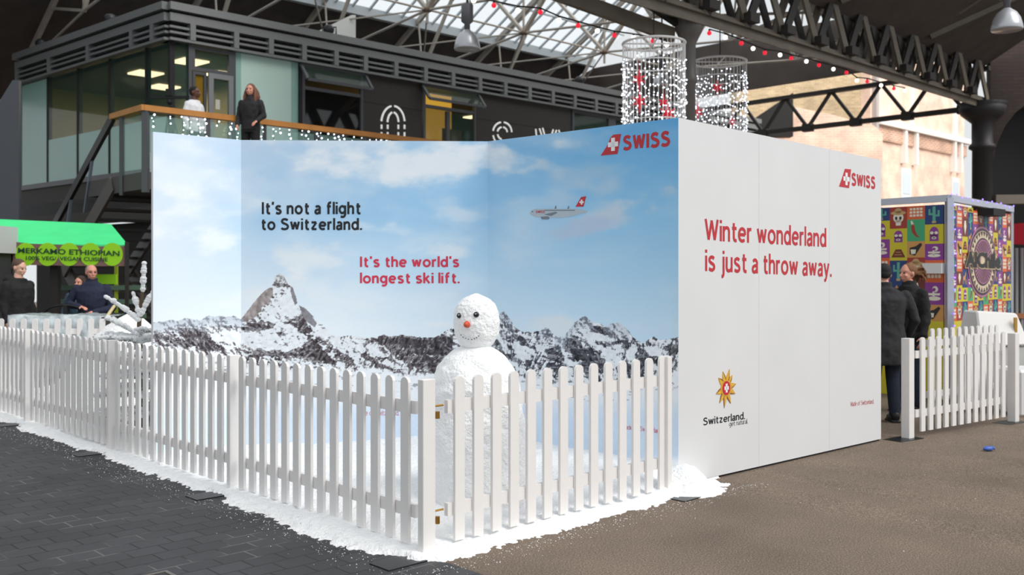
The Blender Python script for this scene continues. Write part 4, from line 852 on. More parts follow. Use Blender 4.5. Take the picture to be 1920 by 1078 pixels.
dg = MB().prism([pl2.uz(*q) for q in ((1395,262),(1474,262),(1474,182),(1390,238))], lambda u, z, o: pl2.pt(u, z, o+.5), .5).build('gable_roof', BLK); tag(rebase(dg, P(1430, 262, 39)), 'black triangular gable roof end behind the zigzag truss', 'roof')
rb = MB().prism([pl0.uz(*q) for q in ((-80,60),(150,60),(150,662),(-80,662))], lambda u, z, o: pl0.pt(u, z, o-22), .5).build('brick_building', mat('lit_facade', (250,226,196), .9)); 
rb.data.transform(Matrix.Identity(4)); tag(rebase(rb, (-20, 42.6, 3)), 'pale sunlit facade glimpsed through the truss at the far left', 'building')
# dark brick end wall with arch, right
plE = Plane(up(KC, 0)+UR*.3, Vector((1, -.12, 0))); DB = brickmat('dark_brick', (52,34,28), (42,28,24), (30,24,22), .3, .1, .012, axis='XZ', bump=.1)
mb = MB(); f = lambda u, z, o: plE.pt(u, z, o)
u0 = 0.0; ua = plE.uz(1906, 300)[0]; 
arch = [(u0,-.3),(u0,12),(7,12),(7,-.3),(ua+1.5,-.3),(ua+1.5,2.6)]; 
mb.prism([(u0,zg) for zg in (3.75,12)]+[(7,12),(7,3.75),(ua+1.9,3.75)]+[(ua+.55+1.35*math.cos(math.radians(a)), 4.0+2.35*math.sin(math.radians(a))) for a in range(0, 181, 15)]+[(ua-.8,3.75)], f, .3)
struct(mb.build('wall_right', DB)); 
sl = MB().prism([(u0+.1,3.5),(7,3.5),(7,3.75),(u0+.1,3.75)], f, .45).build('trim_2', mat('stone_band', (128,120,110), .8)); struct(sl)
struct(MB().prism([(u0+.3,-.3),(7,-.3),(7,6.6),(u0+.3,6.6)], lambda u, z, o: plE.pt(u, z, o-.6), .1).build('wall_back', mat('dark_back', (24,22,24), .7)))
# ---------------- people ----------------
def remesh(o, vs_, smooth=2):
    m = o.modifiers.new('fuse', 'REMESH'); m.mode = 'VOXEL'; m.voxel_size = vs_; m.use_smooth_shade = True
    if smooth: k = o.modifiers.new('relax', 'SMOOTH'); k.factor = .5; k.iterations = smooth
    return o
def rings(mb, L_, n=20):
    "L_: (x, y, z, rx, ry)"
    vs = []; fs = []
    for x, y, z, rx, ry in L_:
        for k in range(n): a = 2*math.pi*k/n; vs.append((x+rx*math.cos(a), y+ry*math.sin(a), z))
    for i in range(len(L_)-1):
        for k in range(n): a = i*n+k; b = i*n+(k+1)%n; fs.append((a, b, b+n, a+n))
    fs += [tuple(range(n-1, -1, -1)), tuple(range((len(L_)-1)*n, len(L_)*n))]
    return mb.add(vs, fs)
def bulge(mb, p, q, r0, r1, mid=None, n=12, m=7):
    p = Vector(p); q = Vector(q); pts = []; rs = []
    for i in range(m): t = i/(m-1); pts.append(p.lerp(q, t)); r = r0+(r1-r0)*t; r += (mid or 0)*math.sin(math.pi*min(1, t*1.3)) if mid else 0; rs.append(r)
    mb.tube(pts, rs, n); mb.ball(p, r0*1.0, 10, 8); mb.ball(q, r1*1.0, 10, 8)
def hand(mb, w_, d, palm_n, curl=.5, s=1.):
    "wrist w_, pointing d, palm facing palm_n"
    d = Vector(d).normalized(); pn = Vector(palm_n); pn = (pn-d*pn.dot(d)).normalized(); sd_ = d.cross(pn)
    c = w_+d*.045*s; M = Matrix((sd_, d, pn)).transposed().to_4x4(); mb.ball(c, (.038*s, .05*s, .016*s), 12, 8, M); mb.tube([w_-d*.02, w_+d*.03], .024*s, 10)
    for i, (off, L_) in enumerate(((-.027,.064),(-.009,.074),(.009,.070),(.026,.054))):
        p = w_+d*.085*s+sd_*off*s; pts = [p-d*.02*s, p]; dirv = d.copy(); a = 0
        for sgm in (.45, .32, .23): a += curl*(.7 if sgm == .45 else .9); dd = (d*math.cos(a)+pn*math.sin(a)); p = p+dd*L_*sgm*s; pts.append(p)
        mb.tube(pts, [.0095*s, .0095*s, .009*s, .0082*s, .0068*s], 8); mb.ball(pts[-1], .0068*s, 6, 5)
    sg = -1; p = w_+d*.03*s+sd_*sg*.03*s; t1 = p+(d*.6+sd_*sg*.75+pn*.25).normalized()*.032*s; t2 = t1+(d*.9+sd_*sg*.2+pn*.45).normalized()*.028*s
    mb.tube([p-d*.01, p, t1, t2], [.012*s,.012*s,.0105*s,.0085*s], 8); mb.ball(t2, .0085*s, 6, 5)
def person(label, loc, rz, h, skin, top, legs, hair, hairstyle='short', arms=None, yaw=0., build=1., coat=.0, collar=None, legpose=None, glasses=False, cat='person', hood=False, nod=0., lean=0.):
    r = thing('person', label, cat, loc, rz); s = h/1.75; S = lambda v: Vector(v)*s
    B = MB(); b = build
    tor = [(0,.0,.86,.15,.105),(0,0,.95,.165*b,.115*b),(0,0,1.08,.145*b,.105*b),(0,-.005,1.24,.16*b,.115*b),(0,.0,1.36,.175*b,.11*b),(0,.01,1.43,.14*b,.085),(0,.01,1.475,.07,.065),(0,.0,1.56,.052,.055)]
    def sc(L_, g=0.): return [((x)*s, (y+lean*max(0, z-1))*s, z*s, (rx+g)*s, (ry+g)*s) for x, y, z, rx, ry in L_]
    rings(B, sc(tor))
    A_ = arms or [((-.25,.03,1.15),(-.27,-.05,.90)), ((.25,.03,1.15),(.27,-.05,.90))]
    sh = [S((-.175*b,.01+lean*.4,1.395)), S((.175*b,.01+lean*.4,1.395))]; el = [S(A_[0][0]), S(A_[1][0])]; wr = [S(A_[0][1]), S(A_[1][1])]
    LG = legpose or [((-.09,.0,.90),(-.10,-.01,.49),(-.11,.03,.08)), ((.09,.0,.90),(.10,-.01,.49),(.11,.03,.08))]
    for i in range(2):
        bulge(B, sh[i], el[i], .047*s, .036*s, .004*s); bulge(B, el[i], wr[i], .037*s, .025*s, .004*s)
        d = (wr[i]-el[i]).normalized(); hand(B, wr[i], d, Vector((-1 if i else 1, -.2, 0)) if abs(d.z) > .6 else Vector((0,0,-1)), .35, s)
        hp, kn, an = [S(v) for v in LG[i]]; bulge(B, hp, kn, .078*s, .052*s); bulge(B, kn, an, .052*s, .036*s, .008*s)
        B.ball(an+S((0,-.07,-.045)), (.042*s, .12*s, .035*s), 12, 8)
    HC = S((0, -.012+lean*.62, 1.638)); R = Matrix.Rotation(yaw, 4, 'Z')@Matrix.Rotation(nod, 4, 'X')
    hb = lambda c, rr, n=14, m=10: B.ball(HC+(R@Vector(c))*s, tuple(x*s for x in rr), n, m, R)
    hb((0,.012,.022),(.075,.094,.092),20,14); hb((0,-.022,-.035),(.060,.068,.072),18,12); hb((0,-.040,-.083),(.034,.032,.026)); hb((0,-.052,.03),(.058,.035,.022))
    for sx in (-1, 1): hb((sx*.076,.012,-.008),(.010,.018,.030)); hb((sx*.036,-.066,-.028),(.022,.02,.02)); 
    B.tube([HC+(R@Vector(q))*s for q in ((0,-.082,.012),(0,-.097,-.015),(0,-.106,-.034),(0,-.090,-.044))], [.008*s,.010*s,.014*s,.009*s], 8)
    hb((0,-.083,-.066),(.024,.010,.006)); hb((0,-.081,-.075),(.020,.010,.007))
    remesh(B.build('body', skin, r), .0085*s, 2)
    E = MB()
    for sx in (-1, 1): E.ball(HC+(R@Vector((sx*.031,-.079,.004)))*s, (.014*s,.012*s,.007*s), 10, 6, R)
    E.build('eye', mat('eye_dark', (40,30,28), .2), r, True); MB().ball(HC+(R@Vector((0,-.092,-.0705)))*s, (.022*s,.004*s,.0022*s), 10, 6, R).build('lips', mat('lip', (150,80,74), .6), r, True)
    if glasses:
        g = MB()
        for sx in (-1, 1):
            c = HC+(R@Vector((sx*.033,-.098,.002)))*s; g.tube([c+(R@Vector((.022*math.cos(a), 0, .018*math.sin(a))))*s for a in [math.pi*k/6 for k in range(13)]], .002*s, 5); g.tube([c+(R@Vector((sx*.022,0,.004)))*s, HC+(R@Vector((sx*.078,.0,.006)))*s], .002*s, 5)
        g.build('glasses', mat('glasses_frame', (50,46,46), .3, metal=.5), r)
    T = MB(); g = .022+coat*.012
    tt = [t for t in tor if t[2] < 1.46]; 
    if coat: tt = [(0,.0,1.0-coat,.19*b,.14*b),(0,0,1.0-coat*.5,.185*b,.135*b)]+[t for t in tt if t[2] > .9]
    else: tt = [(0,0,.88,.165*b,.118*b)]+[t for t in tt if t[2] > .9]
    rings(T, sc(tt+[(0,.01,1.49,.085,.08)], g))
    for i in range(2): bulge(T, sh[i], el[i], (.068+coat*.01)*s, (.055+coat*.01)*s, .004*s); bulge(T, el[i], el[i].lerp(wr[i], .93), (.056+coat*.01)*s, (.042+coat*.008)*s, .003*s)
    if collar: rings(T, sc([(0,.012,1.44,.10,.09),(0,.012,1.50,.085,.085),(0,.015,1.555,.078,.08)]))
    if hood: T.ball(S((0,.10+lean*.4,1.47)), (.15*s,.10*s,.085*s), 16, 10); T.ball(S((0,.02+lean*.4,1.45)), (.16*s,.11*s,.06*s), 16, 10)
    o = remesh(T.build('jacket' if coat or hood or collar else 'shirt', top, r), .011*s, 3)
    tx = bpy.data.textures.get('cloth') or bpy.data.textures.new('cloth', 'CLOUDS'); tx.noise_scale = .09
    dm = o.modifiers.new('folds', 'DISPLACE'); dm.texture = tx; dm.strength = .022*s; dm.mid_level = .5; dm.texture_coords = 'LOCAL'
    Tr = MB(); rings(Tr, sc([(0,0,.83,.17*b,.12*b),(0,0,.95,.172*b,.122*b),(0,0,1.02,.155*b,.113*b)], .006))
    for i in range(2):
        hp, kn, an = [S(v) for v in LG[i]]; bulge(Tr, hp, kn, .096*s, .075*s); bulge(Tr, kn, an+S((0,0,.02)), .074*s, .062*s)
    remesh(Tr.build('trousers', legs, r), .012*s, 3)
    for i in range(2):
        an = S(LG[i][2]); F = MB(); F.ball(an+S((0,-.07,-.04)), (.052*s,.145*s,.05*s), 14, 10); F.ball(an+S((0,.02,-.01)), (.05*s,.06*s,.065*s), 12, 8); F.box(tuple(an+S((-.048,-.2,-.083))), tuple(an+S((.048,.07,-.06)))); remesh(F.build('shoe', mat('black_shoe', (22,20,20), .5), r), .01*s, 1)
    Hh = MB(); hh = lambda c, rr, n=14, m=10: Hh.ball(HC+(R@Vector(c))*s, tuple(x*s for x in rr), n, m, R)
    if hairstyle == 'short': hh((0,.030,.042),(.080,.092,.084),20,14); hh((0,.06,.0),(.07,.055,.07))
    if hairstyle == 'crop': hh((0,.024,.040),(.079,.094,.082),20,14); hh((0,.055,.0),(.072,.055,.06))
    if hairstyle == 'balding': hh((0,.036,-.004),(.0835,.078,.062),20,14); hh((0,.05,.04),(.074,.068,.066),16,12)
    if hairstyle == 'receding': hh((0,.036,.034),(.0815,.086,.081),20,14); hh((0,.055,.0),(.073,.055,.06))
    if hairstyle == 'long':
        hh((0,.026,.040),(.084,.096,.088),20,14)
        for sx in (-1, 1):
            for k in range(4): Hh.tube([HC+(R@Vector(q))*s for q in ((sx*.06,.01+.02*k,.04),(sx*(.088+.004*k),.0+.03*k,-.04),(sx*(.10+.01*k),-.02+.03*k,-.13),(sx*.105,-.03+.03*k,-.22),(sx*.10,-.02+.03*k,-.30))], [.03*s,.034*s,.036*s,.032*s,.014*s], 8)
        hh((0,.07,-.08),(.085,.045,.15))
    if hairstyle == 'ponytail':
        hh((0,.028,.036),(.083,.096,.086),20,14); rg = random.Random(3)
        for k in range(34):
            a = rg.uniform(-1.0, 1.0); p0 = Vector((rg.uniform(-.05,.05), .10, rg.uniform(-.02,.06))); p1 = p0+Vector((a*.05, .04+rg.uniform(0,.03), rg.uniform(-.02,.03))); p2 = p1+Vector((a*.03, .02, -.05)); p3 = p2+Vector((rg.uniform(-.02,.02), rg.uniform(-.01,.02), -.05)); Hh.tube([HC+(R@q)*s for q in (p0, p1, p2, p3)], [.012*s,.011*s,.010*s,.006*s], 6)
    if hairstyle != 'none': remesh(Hh.build('hair', hair, r), .008*s, 1)
    return r
SKL = mat('skin_light', (214,168,146), .55, var=.05); SKD = mat('skin_dark', (92,60,46), .5); SKR = mat('skin_ruddy', (212,150,128), .55)
CK = mat('black_cloth', (20,20,22), .85, var=.2, vscale=9); CN = mat('navy_cloth', (28,34,58), .85, var=.15, vscale=9); CC = mat('charcoal_wool', (40,40,43), .9, var=.2, vscale=14); CW = mat('white_shirt', (222,224,228), .7)
JEAN = mat('dark_jeans', (34,42,58), .85, var=.2, vscale=12); TRB = mat('black_trousers', (20,20,22), .8)
pW = P(365, 512, 18.3); pW.z = zF
person('person in white shirt and black trousers standing behind the balcony rail, looking right', pW, math.radians(70), 1.74, SKD, CW, TRB, mat('hair_black', (18,15,14), .8), 'crop', yaw=.2)
pF = P(470, 512, 17.95); pF.z = zF
wd = person('person with long auburn hair and black jacket looking over the balcony rail', pF, math.radians(-8), 1.72, SKR, mat('black_patterned_top', (28,26,30), .8, var=.4, vscale=30), TRB, mat('hair_auburn', (104,62,42), .6, var=.2, vscale=40), 'long', arms=[((-.25,.04,1.15),(-.20,-.14,.96)), ((.26,.0,1.15),(.20,-.20,1.02))], collar=True)
pK = P(35, 512, 13.7); pK.z = 0
person('person in black hooded parka standing at the far left beside the green stall', pK, math.radians(76), 1.79, SKL, CK, TRB, mat('hair_brown_grey', (84,64,52), .8), 'crop', coat=.22, hood=True, build=1.22, nod=.25)
pN = P(172, 512, 14.3); pN.z = 0
person('person in navy sweatshirt and glasses leaning with folded forearms behind the snowy table', pN, math.radians(12), 1.72, SKR, CN, TRB, mat('hair_grey', (132,124,118), .8), 'receding', arms=[((-.34,.02,1.16),(-.10,-.24,1.13)), ((.30,-.04,1.10),(.06,-.27,1.05))], glasses=True, yaw=.45, collar=True, build=1.18)
pB = P(150, 512, 15.2); pB.z = 0
person('person mostly hidden behind the one in the navy sweatshirt, under the green stall', pB, math.radians(20), 1.55, SKR, mat('teal_cloth', (46,70,84), .85), TRB, mat('hair_dark_brown', (60,44,38), .8), 'long', yaw=-.6)
pG = P(1657, 512, 10.9); pG.z = gz(pG.x, pG.y)
person('person in long charcoal coat seen from behind, beside the white board wall', pG, math.radians(178), 1.76, SKL, CC, JEAN, mat('hair_black2', (30,27,28), .8), 'crop', coat=.36, collar=True, build=1.32, arms=[((-.33,.03,1.14),(-.30,-.12,.93)), ((.33,.03,1.14),(.30,-.12,.93))], nod=.2)
pH = P(1703, 512, 11.8); pH.z = gz(pH.x, pH.y)
person('person with curly ponytail and black jacket facing left before the patchwork stall', pH, math.radians(-68), 1.79, SKR, CK, JEAN, mat('hair_curly_brown', (120,84,56), .8, var=.3, vscale=60), 'ponytail', coat=.12, collar=True, build=1.15)
# carried bag between the legs
b_ = MB(); bg = pG+Vector((-.02,-.12,0)); 
# ---------------- light curtains ----------------
def curtain(label, cx, rtop, Y, ztop_, zbot_, R_, n, group):
    c = P(cx, 512, Y); c.z = ztop_; t = thing('light_curtain', label, 'light curtain', c, 0, group); wm = mat('white_hoop', (224,222,220), .4)
    ringp = lambda r, z, m=40: [Vector((r*math.cos(2*math.pi*i/m), r*math.sin(2*math.pi*i/m), z)) for i in range(m+1)]
    MB().tube(ringp(R_, 0), .022, 8).build('hoop', wm, t, True); MB().tube(ringp(R_*.99, -.36), .012, 6).build('hoop', wm, t, True); MB().tube(ringp(R_*.99, (zbot_-ztop_)*.62), .010, 6).build('hoop', wm, t, True)
    MB().tube([(-R_,0,0),(R_,0,0)], .014, 6).tube([(0,-R_,0),(0,R_,0)], .014, 6).build('cross_bar', wm, t); MB().tube([(0,0,0),(0,0,2.6)], .012, 6).build('hanging_wire', WIREK, t)
    zl_ = zbot_-ztop_
    for i in range(n):
        a = 2*math.pi*i/n+random.uniform(-.02,.02); x, y = R_*math.cos(a), R_*math.sin(a); mb = MB(); mb.cur = 0; L_ = zl_*random.uniform(.93, 1.0); mb.tube([(x,y,0),(x,y,L_)], .005, 4, False); mb.cur = 1
        z = -.30+random.uniform(-.15, .05)
        while z > L_: mb.ball((x+random.uniform(-.025,.025), y+random.uniform(-.025,.025), z), .0125, 6, 4); z -= random.uniform(.10, .20)
        mb.build('light_strand', [wm, LED], t)
    return t
c1 = curtain('nearer white fairy-light cylinder hanging left of the slim column', 1226, 68, 17.0, EYE+(HY-82)/FPX*17.0, 3.4, .54, 44, 'hanging light curtains')
c2 = curtain('farther white fairy-light cylinder hanging right of the slim column', 1350, 105, 20.6, EYE+(HY-116)/FPX*20.6, 3.6, .55, 40, 'hanging light curtains')
REDG = mat('red_glitter_glow', (206,28,50), .35, emit=.25)  # slight emission put into the red to brighten the stars
def star(px, py, Y, r, lab):
    c = P(px, py, Y); mb = MB(); 
    for k in range(6):
        d = Vector((math.sin(k*math.pi/3), 0, math.cos(k*math.pi/3)))*(1.35 if k % 3 == 0 else 1.); e = Vector((d.z, 0, -d.x)).normalized(); mb.add([d*r, e*r*.18+Vector((0,0,0))+d*.12*r, Vector((0,-r*.2,0)), -e*r*.18+d*.12*r, Vector((0,r*.2,0))], [(0,1,2),(0,2,3),(0,3,4),(0,4,1)])
    mb.tube([(0,0,r),(0,0,r+.2)], .003, 4)
    o = mb.build('hanging_star', REDG); o.location = c; tag(o, lab, 'star ornament', 'red star ornaments in the light curtains')
for a in ((1198,148,16.9,.15,'upper red star inside the nearer light cylinder, left side'),(1199,190,17.05,.17,'lower left red star inside the nearer light cylinder'),(1244,192,17.2,.13,'middle red star inside the nearer light cylinder'),(1252,212,16.8,.17,'lowest right red star inside the nearer light cylinder'),
          (1345,164,20.5,.17,'upper red star inside the farther light cylinder'),(1308,210,20.6,.17,'lower left red star inside the farther light cylinder'),(1373,228,20.6,.10,'small low right red star inside the farther light cylinder')): star(*a)
# festoon lights
BR = mat('red_bulb', (226,30,54), .3, emit=1.0); BW = mat('white_bulb', (255,252,244), .3, emit=2.2)
def festoon(label, pts, Y0, Y1, first_red):
    n = len(pts); w3 = [P(x, y, Y0+(Y1-Y0)*i/(n-1)) for i, (x, y) in enumerate(pts)]; t = thing('festoon_lights', label, 'string lights', w3[0], 0, 'festoon lights')
    MB().tube([p+Vector((0,0,.07)) for p in w3], .014, 5).build('cable', WIREK, t)
    for i, p in enumerate(w3):
        if i == 0 and first_red is None: continue
        m_ = BR if (i % 2 == 0) == first_red else BW; b = MB().ball(p, .043, 10, 8).build('bulb', m_, t, True); MB().tube([p+Vector((0,0,.035)), p+Vector((0,0,.07))], .018, 6).build('socket', WIREK, b)
    localize(t)
festoon('red and white bulb string crossing the roof trusses above the gallery', [(888,1),(926,10),(971,19.5),(1013,23),(1048,38),(1084,48),(1120,58),(1152,66),(1188,71),(1224,77),(1250,84)], 16, 17.8, False)
festoon('red and white bulb string hanging under the lattice girder', [(1330,62),(1360,70),(1390,81),(1412,91),(1434,99),(1462.6,103),(1483.6,109),(1512,115),(1535.5,122),(1562.6,129.6),(1587,136),(1606.7,151),(1626,152.6),(1652,160),(1676,166),(1696,170)], 18, 23.5, True)
# pendant lamps
ALU = mat('spun_aluminium', (190,192,196), .35, metal=.5)
def bell(label, px, ytop, ybot, w_px, Y, parts=True):
    c = P(px, ybot, Y); R_ = w_px/2/FPX*Y; t = thing('bell_lamp', label, 'pendant lamp', c, 0, 'bell pendant lamps')
    MB().lathe([(R_*.98,0),(R_,.01),(R_*1.02,.02),(R_*.98,R_*.35),(R_*.86,R_*.8),(R_*.62,R_*1.2),(R_*.3,R_*1.45),(R_*.26,R_*1.5)], n=28).build('shade', ALU, t, True)
    MB().lathe([(R_*.22,R_*1.5),(R_*.22,R_*1.95),(R_*.46,R_*2.15),(R_*.46,R_*3.4),(R_*.3,R_*3.5)], n=16).build('gear_housing', mat('lamp_grey', (92,92,98), .45), t, True); MB().tube([(0,0,R_*3.5),(0,0,R_*3.5+2.2)], .02, 6).build('hanging_rod', IROND, t)
bell('aluminium bell lamp hanging over the gallery parapet', 876, 8, 93, 49, 17.5)
bell('aluminium bell lamp at the top right corner under the dark roof', 1888, 0, 57, 55, 15.5)
bell('aluminium bell lamp seen through the nearer light cylinder', 1241, 100, 162, 34, 24)
# spotlights on the parapet
def spot(label, px, py, pl):
    u, z = pl.uz(px, py); p = pl.pt(u, zs['top'], -.1); t = thing('spotlight', label, 'spotlight', p, 0, 'parapet spotlights')
    MB().box((-.04,-.04,0),(.04,.04,.12)).tube([(-.16,0,.06),(-.16,0,.22),(.16,0,.22),(.16,0,.06)], .018, 6).build('yoke', BLK, t); MB().lathe([(.06,0),(.11,.03),(.13,.2),(.11,.28)], n=14, M=Matrix.Translation((0,.1,.2))@Matrix.Rotation(1.9, 4, 'X')).build('lamp_head', mat('spot_black', (30,30,32), .4), t, True)
spot('small black spotlight on the left parapet of the gallery', 200, 50, plB); spot('small black spotlight on the middle of the long parapet', 622, 70, plA); spot('small black spotlight near the right end of the long parapet', 1090, 160, plA); spot('small black spotlight at the far left end of the parapet', 72, 92, plB)
# white box hatch on the gallery roof
pr = Plane(P(640, 512, 25.6), Vector((.80,.6,0))); ht = MB().prism([pr.uz(*q) for q in ((568,72),(655,30),(663,30),(663,110),(568,110))], pr.pt, .12).build('roof_hatch', mat('hatch_white', (206,206,202), .6)); tag(rebase(ht, P(640, 110, 25.6)), 'white sloping panel standing on the gallery roof', 'panel')
# tripod with slider on the balcony
tp = P(318, 512, 18.3); tp.z = zF; t = thing('tripod', 'black camera tripod with slider bar on the balcony', 'tripod', tp); zt_ = EYE+(HY-183)/FPX*18.3-zF
for a in (.3, 2.4, 4.5): MB().tube([(0,0,zt_-.1), (math.cos(a)*.34, math.sin(a)*.34, .0)], .016, 6).build('leg', BLK, t)
MB().box((-.36,-.03,zt_-.02),(.36,.03,zt_+.03)).build('slider', BLK, t); MB().box((-.06,-.05,zt_+.03),(.06,.08,zt_+.16)).ball((0,0,zt_-.08), .06, 8, 6).build('camera_head', BLK, t)
tag(MB().box((-.22,-.14,0),(.22,.14,.55)).build('carton', mat('white_carton', (205,214,216), .7), None, loc=tuple(P(305, 512, 18.8).xy)+(zF,)), 'white box standing on the balcony deck behind the tripod', 'box')

# ---------------- green stall, left ----------------
GRN = mat('green_canvas', (70,226,140), .75, var=.05, vscale=3); GRN2 = mat('green_canvas_side', (20,110,60), .8)
plS = Plane(P(130, 512, 15.6), Vector((1, .03, 0))); sg_ = thing('market_stall', 'green canvas market stall with brown banner under the staircase', 'market stall', up(plS.at(130, 700), 0))
F_ = lambda x, y, off=0: plS.at(x, y, off)
A_, B_, C_, D_ = F_(26,457), F_(240,459), P(208,420,16.9), P(-42,409,16.9)
cn = MB(); nv = Vector((0,0,-.03)); cn.add([A_, B_, C_, D_, A_+nv, B_+nv, C_+nv, D_+nv], [(0,1,2,3),(7,6,5,4),(0,4,5,1),(1,5,6,2),(2,6,7,3),(3,7,4,0)]); cn.build('canopy', GRN, sg_)
cn = MB(); q = [A_, D_, P(-42,500,16.9), F_(24,500)]; cn.add(q+[v+Vector((.03,0,0)) for v in q], [(0,1,2,3),(7,6,5,4),(0,4,5,1),(1,5,6,2),(2,6,7,3),(3,7,4,0)]).build('side_sheet', GRN2, sg_)
bn = MB().prism([plS.uz(*q) for q in ((24,453),(60,457),(120,459),(190,462),(238,461),(237,480),(236,499),(180,499),(120,498),(60,497),(26,494))], plS.pt, .03).build('banner', mat('brown_banner', (122,92,84), .7, var=.06, vscale=5), sg_)
lm = mat('lime_disc', (150,214,26), .7); DG = mat('banner_green', (12,62,44), .7)
for x in (50, 91, 131, 171, 212): c = plS.uz(x, 477); r_ = .185; MB().prism([(c[0]+r_*.9*math.cos(k*.2618), c[1]+r_*math.sin(k*.2618)) for k in range(24)], lambda u, z, o: plS.pt(u, z, o+.03), .004).build('lime_disc', lm, bn)
def sub(name, *a): o = letter(name, *a); return o
letter('banner_text', 'MERKAMO ETHIOPIAN', plS, (36,474), (226,480), 464.5, DG, bn, .018, .045); letter('banner_text', '100% VEG/', plS, (51,487), (108,488), 480, DG, bn, .015, .045); letter('banner_text', 'VEGAN CUISINE', plS, (114,488), (204,490), 481, DG, bn, .015, .045)
pm = mat('stall_pole_lime', (150,170,40), .6)
for x, y in ((218, 16.8), (238, 15.6), (20, 15.6)): p = P(x, 512, y); MB().beam(up(p, 0), up(p, 2.1), .05, .05).build('pole', pm if x == 218 else IROND, sg_)
MB().box((-8.0, 16.1, 0), (-6.5, 16.7, .92)).build('counter', mat('stall_counter', (36,46,40), .7), sg_)
for i in range(5): MB().box((-7.9, 16.75, .35+i*.24), (-6.3, 16.8, .43+i*.24)).build('back_slat', mat('pale_green_slat', (92,118,100), .7), sg_)
MB().beam(Vector((-7.4,15.8,0)), Vector((-7.4,15.8,1.85)), .12, .12).build('pole', IROND, sg_)
MB().box((-6.85,16.0,1.42),(-6.5,16.05,1.58)).build('price_card', lm, sg_)
localize(sg_)
wb = MB().box((-.35,-.05,0),(.04,.6,.42)).build('roof_box', mat('grey_white_box', (196,196,198), .6)); wb.location = P(-8, 474, 15.0); tag(wb, 'pale grey box of the neighbouring stall cut by the left picture edge', 'box')
MB_ = MB().box((-.35,0,0),(-.02,.5,1.95)).build('stall_side', mat('neighbour_dark', (50,50,54), .7)); MB_.location = up(P(-8,512,15.0), 0); tag(MB_, 'dark side panel of the neighbouring stall at the left edge', 'panel')
# garden chair back, covered table
pc = P(122, 512, 14.0); t = thing('folding_chair', 'black round-backed chair standing behind the snowy table', 'chair', up(pc, 0)); ckm = mat('chair_black', (26,28,28), .5)
MB().tube([(.30*math.cos(a), .0, 1.0+.14*math.sin(a)) for a in [math.pi*2*k/20 for k in range(21)]], .014, 6).build('backrest', ckm, t); MB().tube([(0,0,.9),(0,0,1.14)], .03, 6).build('back_splat', ckm, t)
MB().box((-.26,-.42,.62),(.26,.0,.66)).build('seat', ckm, t)
for sx in (-.24,.24):
    for sy in (-.38,-.01): MB().tube([(sx,sy,0),(sx,sy,.64 if sy < -.1 else .95)], .014, 6).build('leg', ckm, t)
tb = P(128, 512, 13.35); t = thing('covered_table', 'table draped in grey plastic sheet dusted with snow behind the rear fence', 'table', up(tb, 0)); sh_ = MB()
nx = 40; V = []; F = []
for j in range(9):
    for i in range(nx+1):
        x = -.62+1.24*i/nx; f_ = j/8
        if j <= 4: y = .35-.75*(j/4); z = 1.01+.012*math.sin(x*9)+.02*random.random()
        else: y = -.40-.03*math.sin(x*22+j)-.02*(j-4); z = 1.01-.20*(j-4)
        V.append((x, y, z))
for j in range(8):
    for i in range(nx): a = j*(nx+1)+i; F.append((a, a+1, a+nx+2, a+nx+1))
sh_.add(V, F); o = sh_.build('plastic_sheet', mat('grey_plastic_sheet', (176,186,190), .25, var=.35, vscale=9), t, True); so_ = o.modifiers.new('t', 'SOLIDIFY'); so_.thickness = .012
MB().box((-.6,-.36,.9),(.6,.34,.99)).build('table_top', mat('table_dark', (60,58,56), .6), t)
for sx in (-.55,.55):
    for sy in (-.32,.3): MB().box((sx-.03,sy-.03,0),(sx+.03,sy+.03,.9)).build('leg', mat('table_dark', (60,58,56), .6), t)
ps = MB().tube([P(196,600,13.2), P(214,574,13.9)], .022, 8).build('broom_handle', mat('beige_stick', (214,196,150), .6)); 
pl_ = MB().tube([P(188,640,12.9), P(196,600,13.2)], .022, 8)
tag(rebase(ps, P(196,600,13.2)), 'short beige wooden handle leaning across the snowy table', 'handle')
# snow heap behind the left fence, behind the tree
hp = MB(); nn_ = 30; V = []; F = []
for j in range(nn_+1):
    for i in range(nn_+1):
        u_, v_ = i/nn_*2-1, j/nn_*2-1; x = u_*1.0; y = v_*.8; r2 = min(1, math.hypot(u_, v_)); z = 1.08*(1-r2**1.6)+.09*(fbm(np.array([x*5]), np.array([y*5]), 4, 4)[0]-.5)*(1-r2)*3; V.append((x, y, z-.02))
for j in range(nn_):
    for i in range(nn_): a = j*(nn_+1)+i; F.append((a, a+1, a+nn_+2, a+nn_+1))
o = MB().add(V, F).build('snow_heap', SNOW, None, True); o.location = up(P(238, 512, 11.6), 0); tag(o, 'tall heap of white snow behind the small snowy fir tree', 'snow heap')
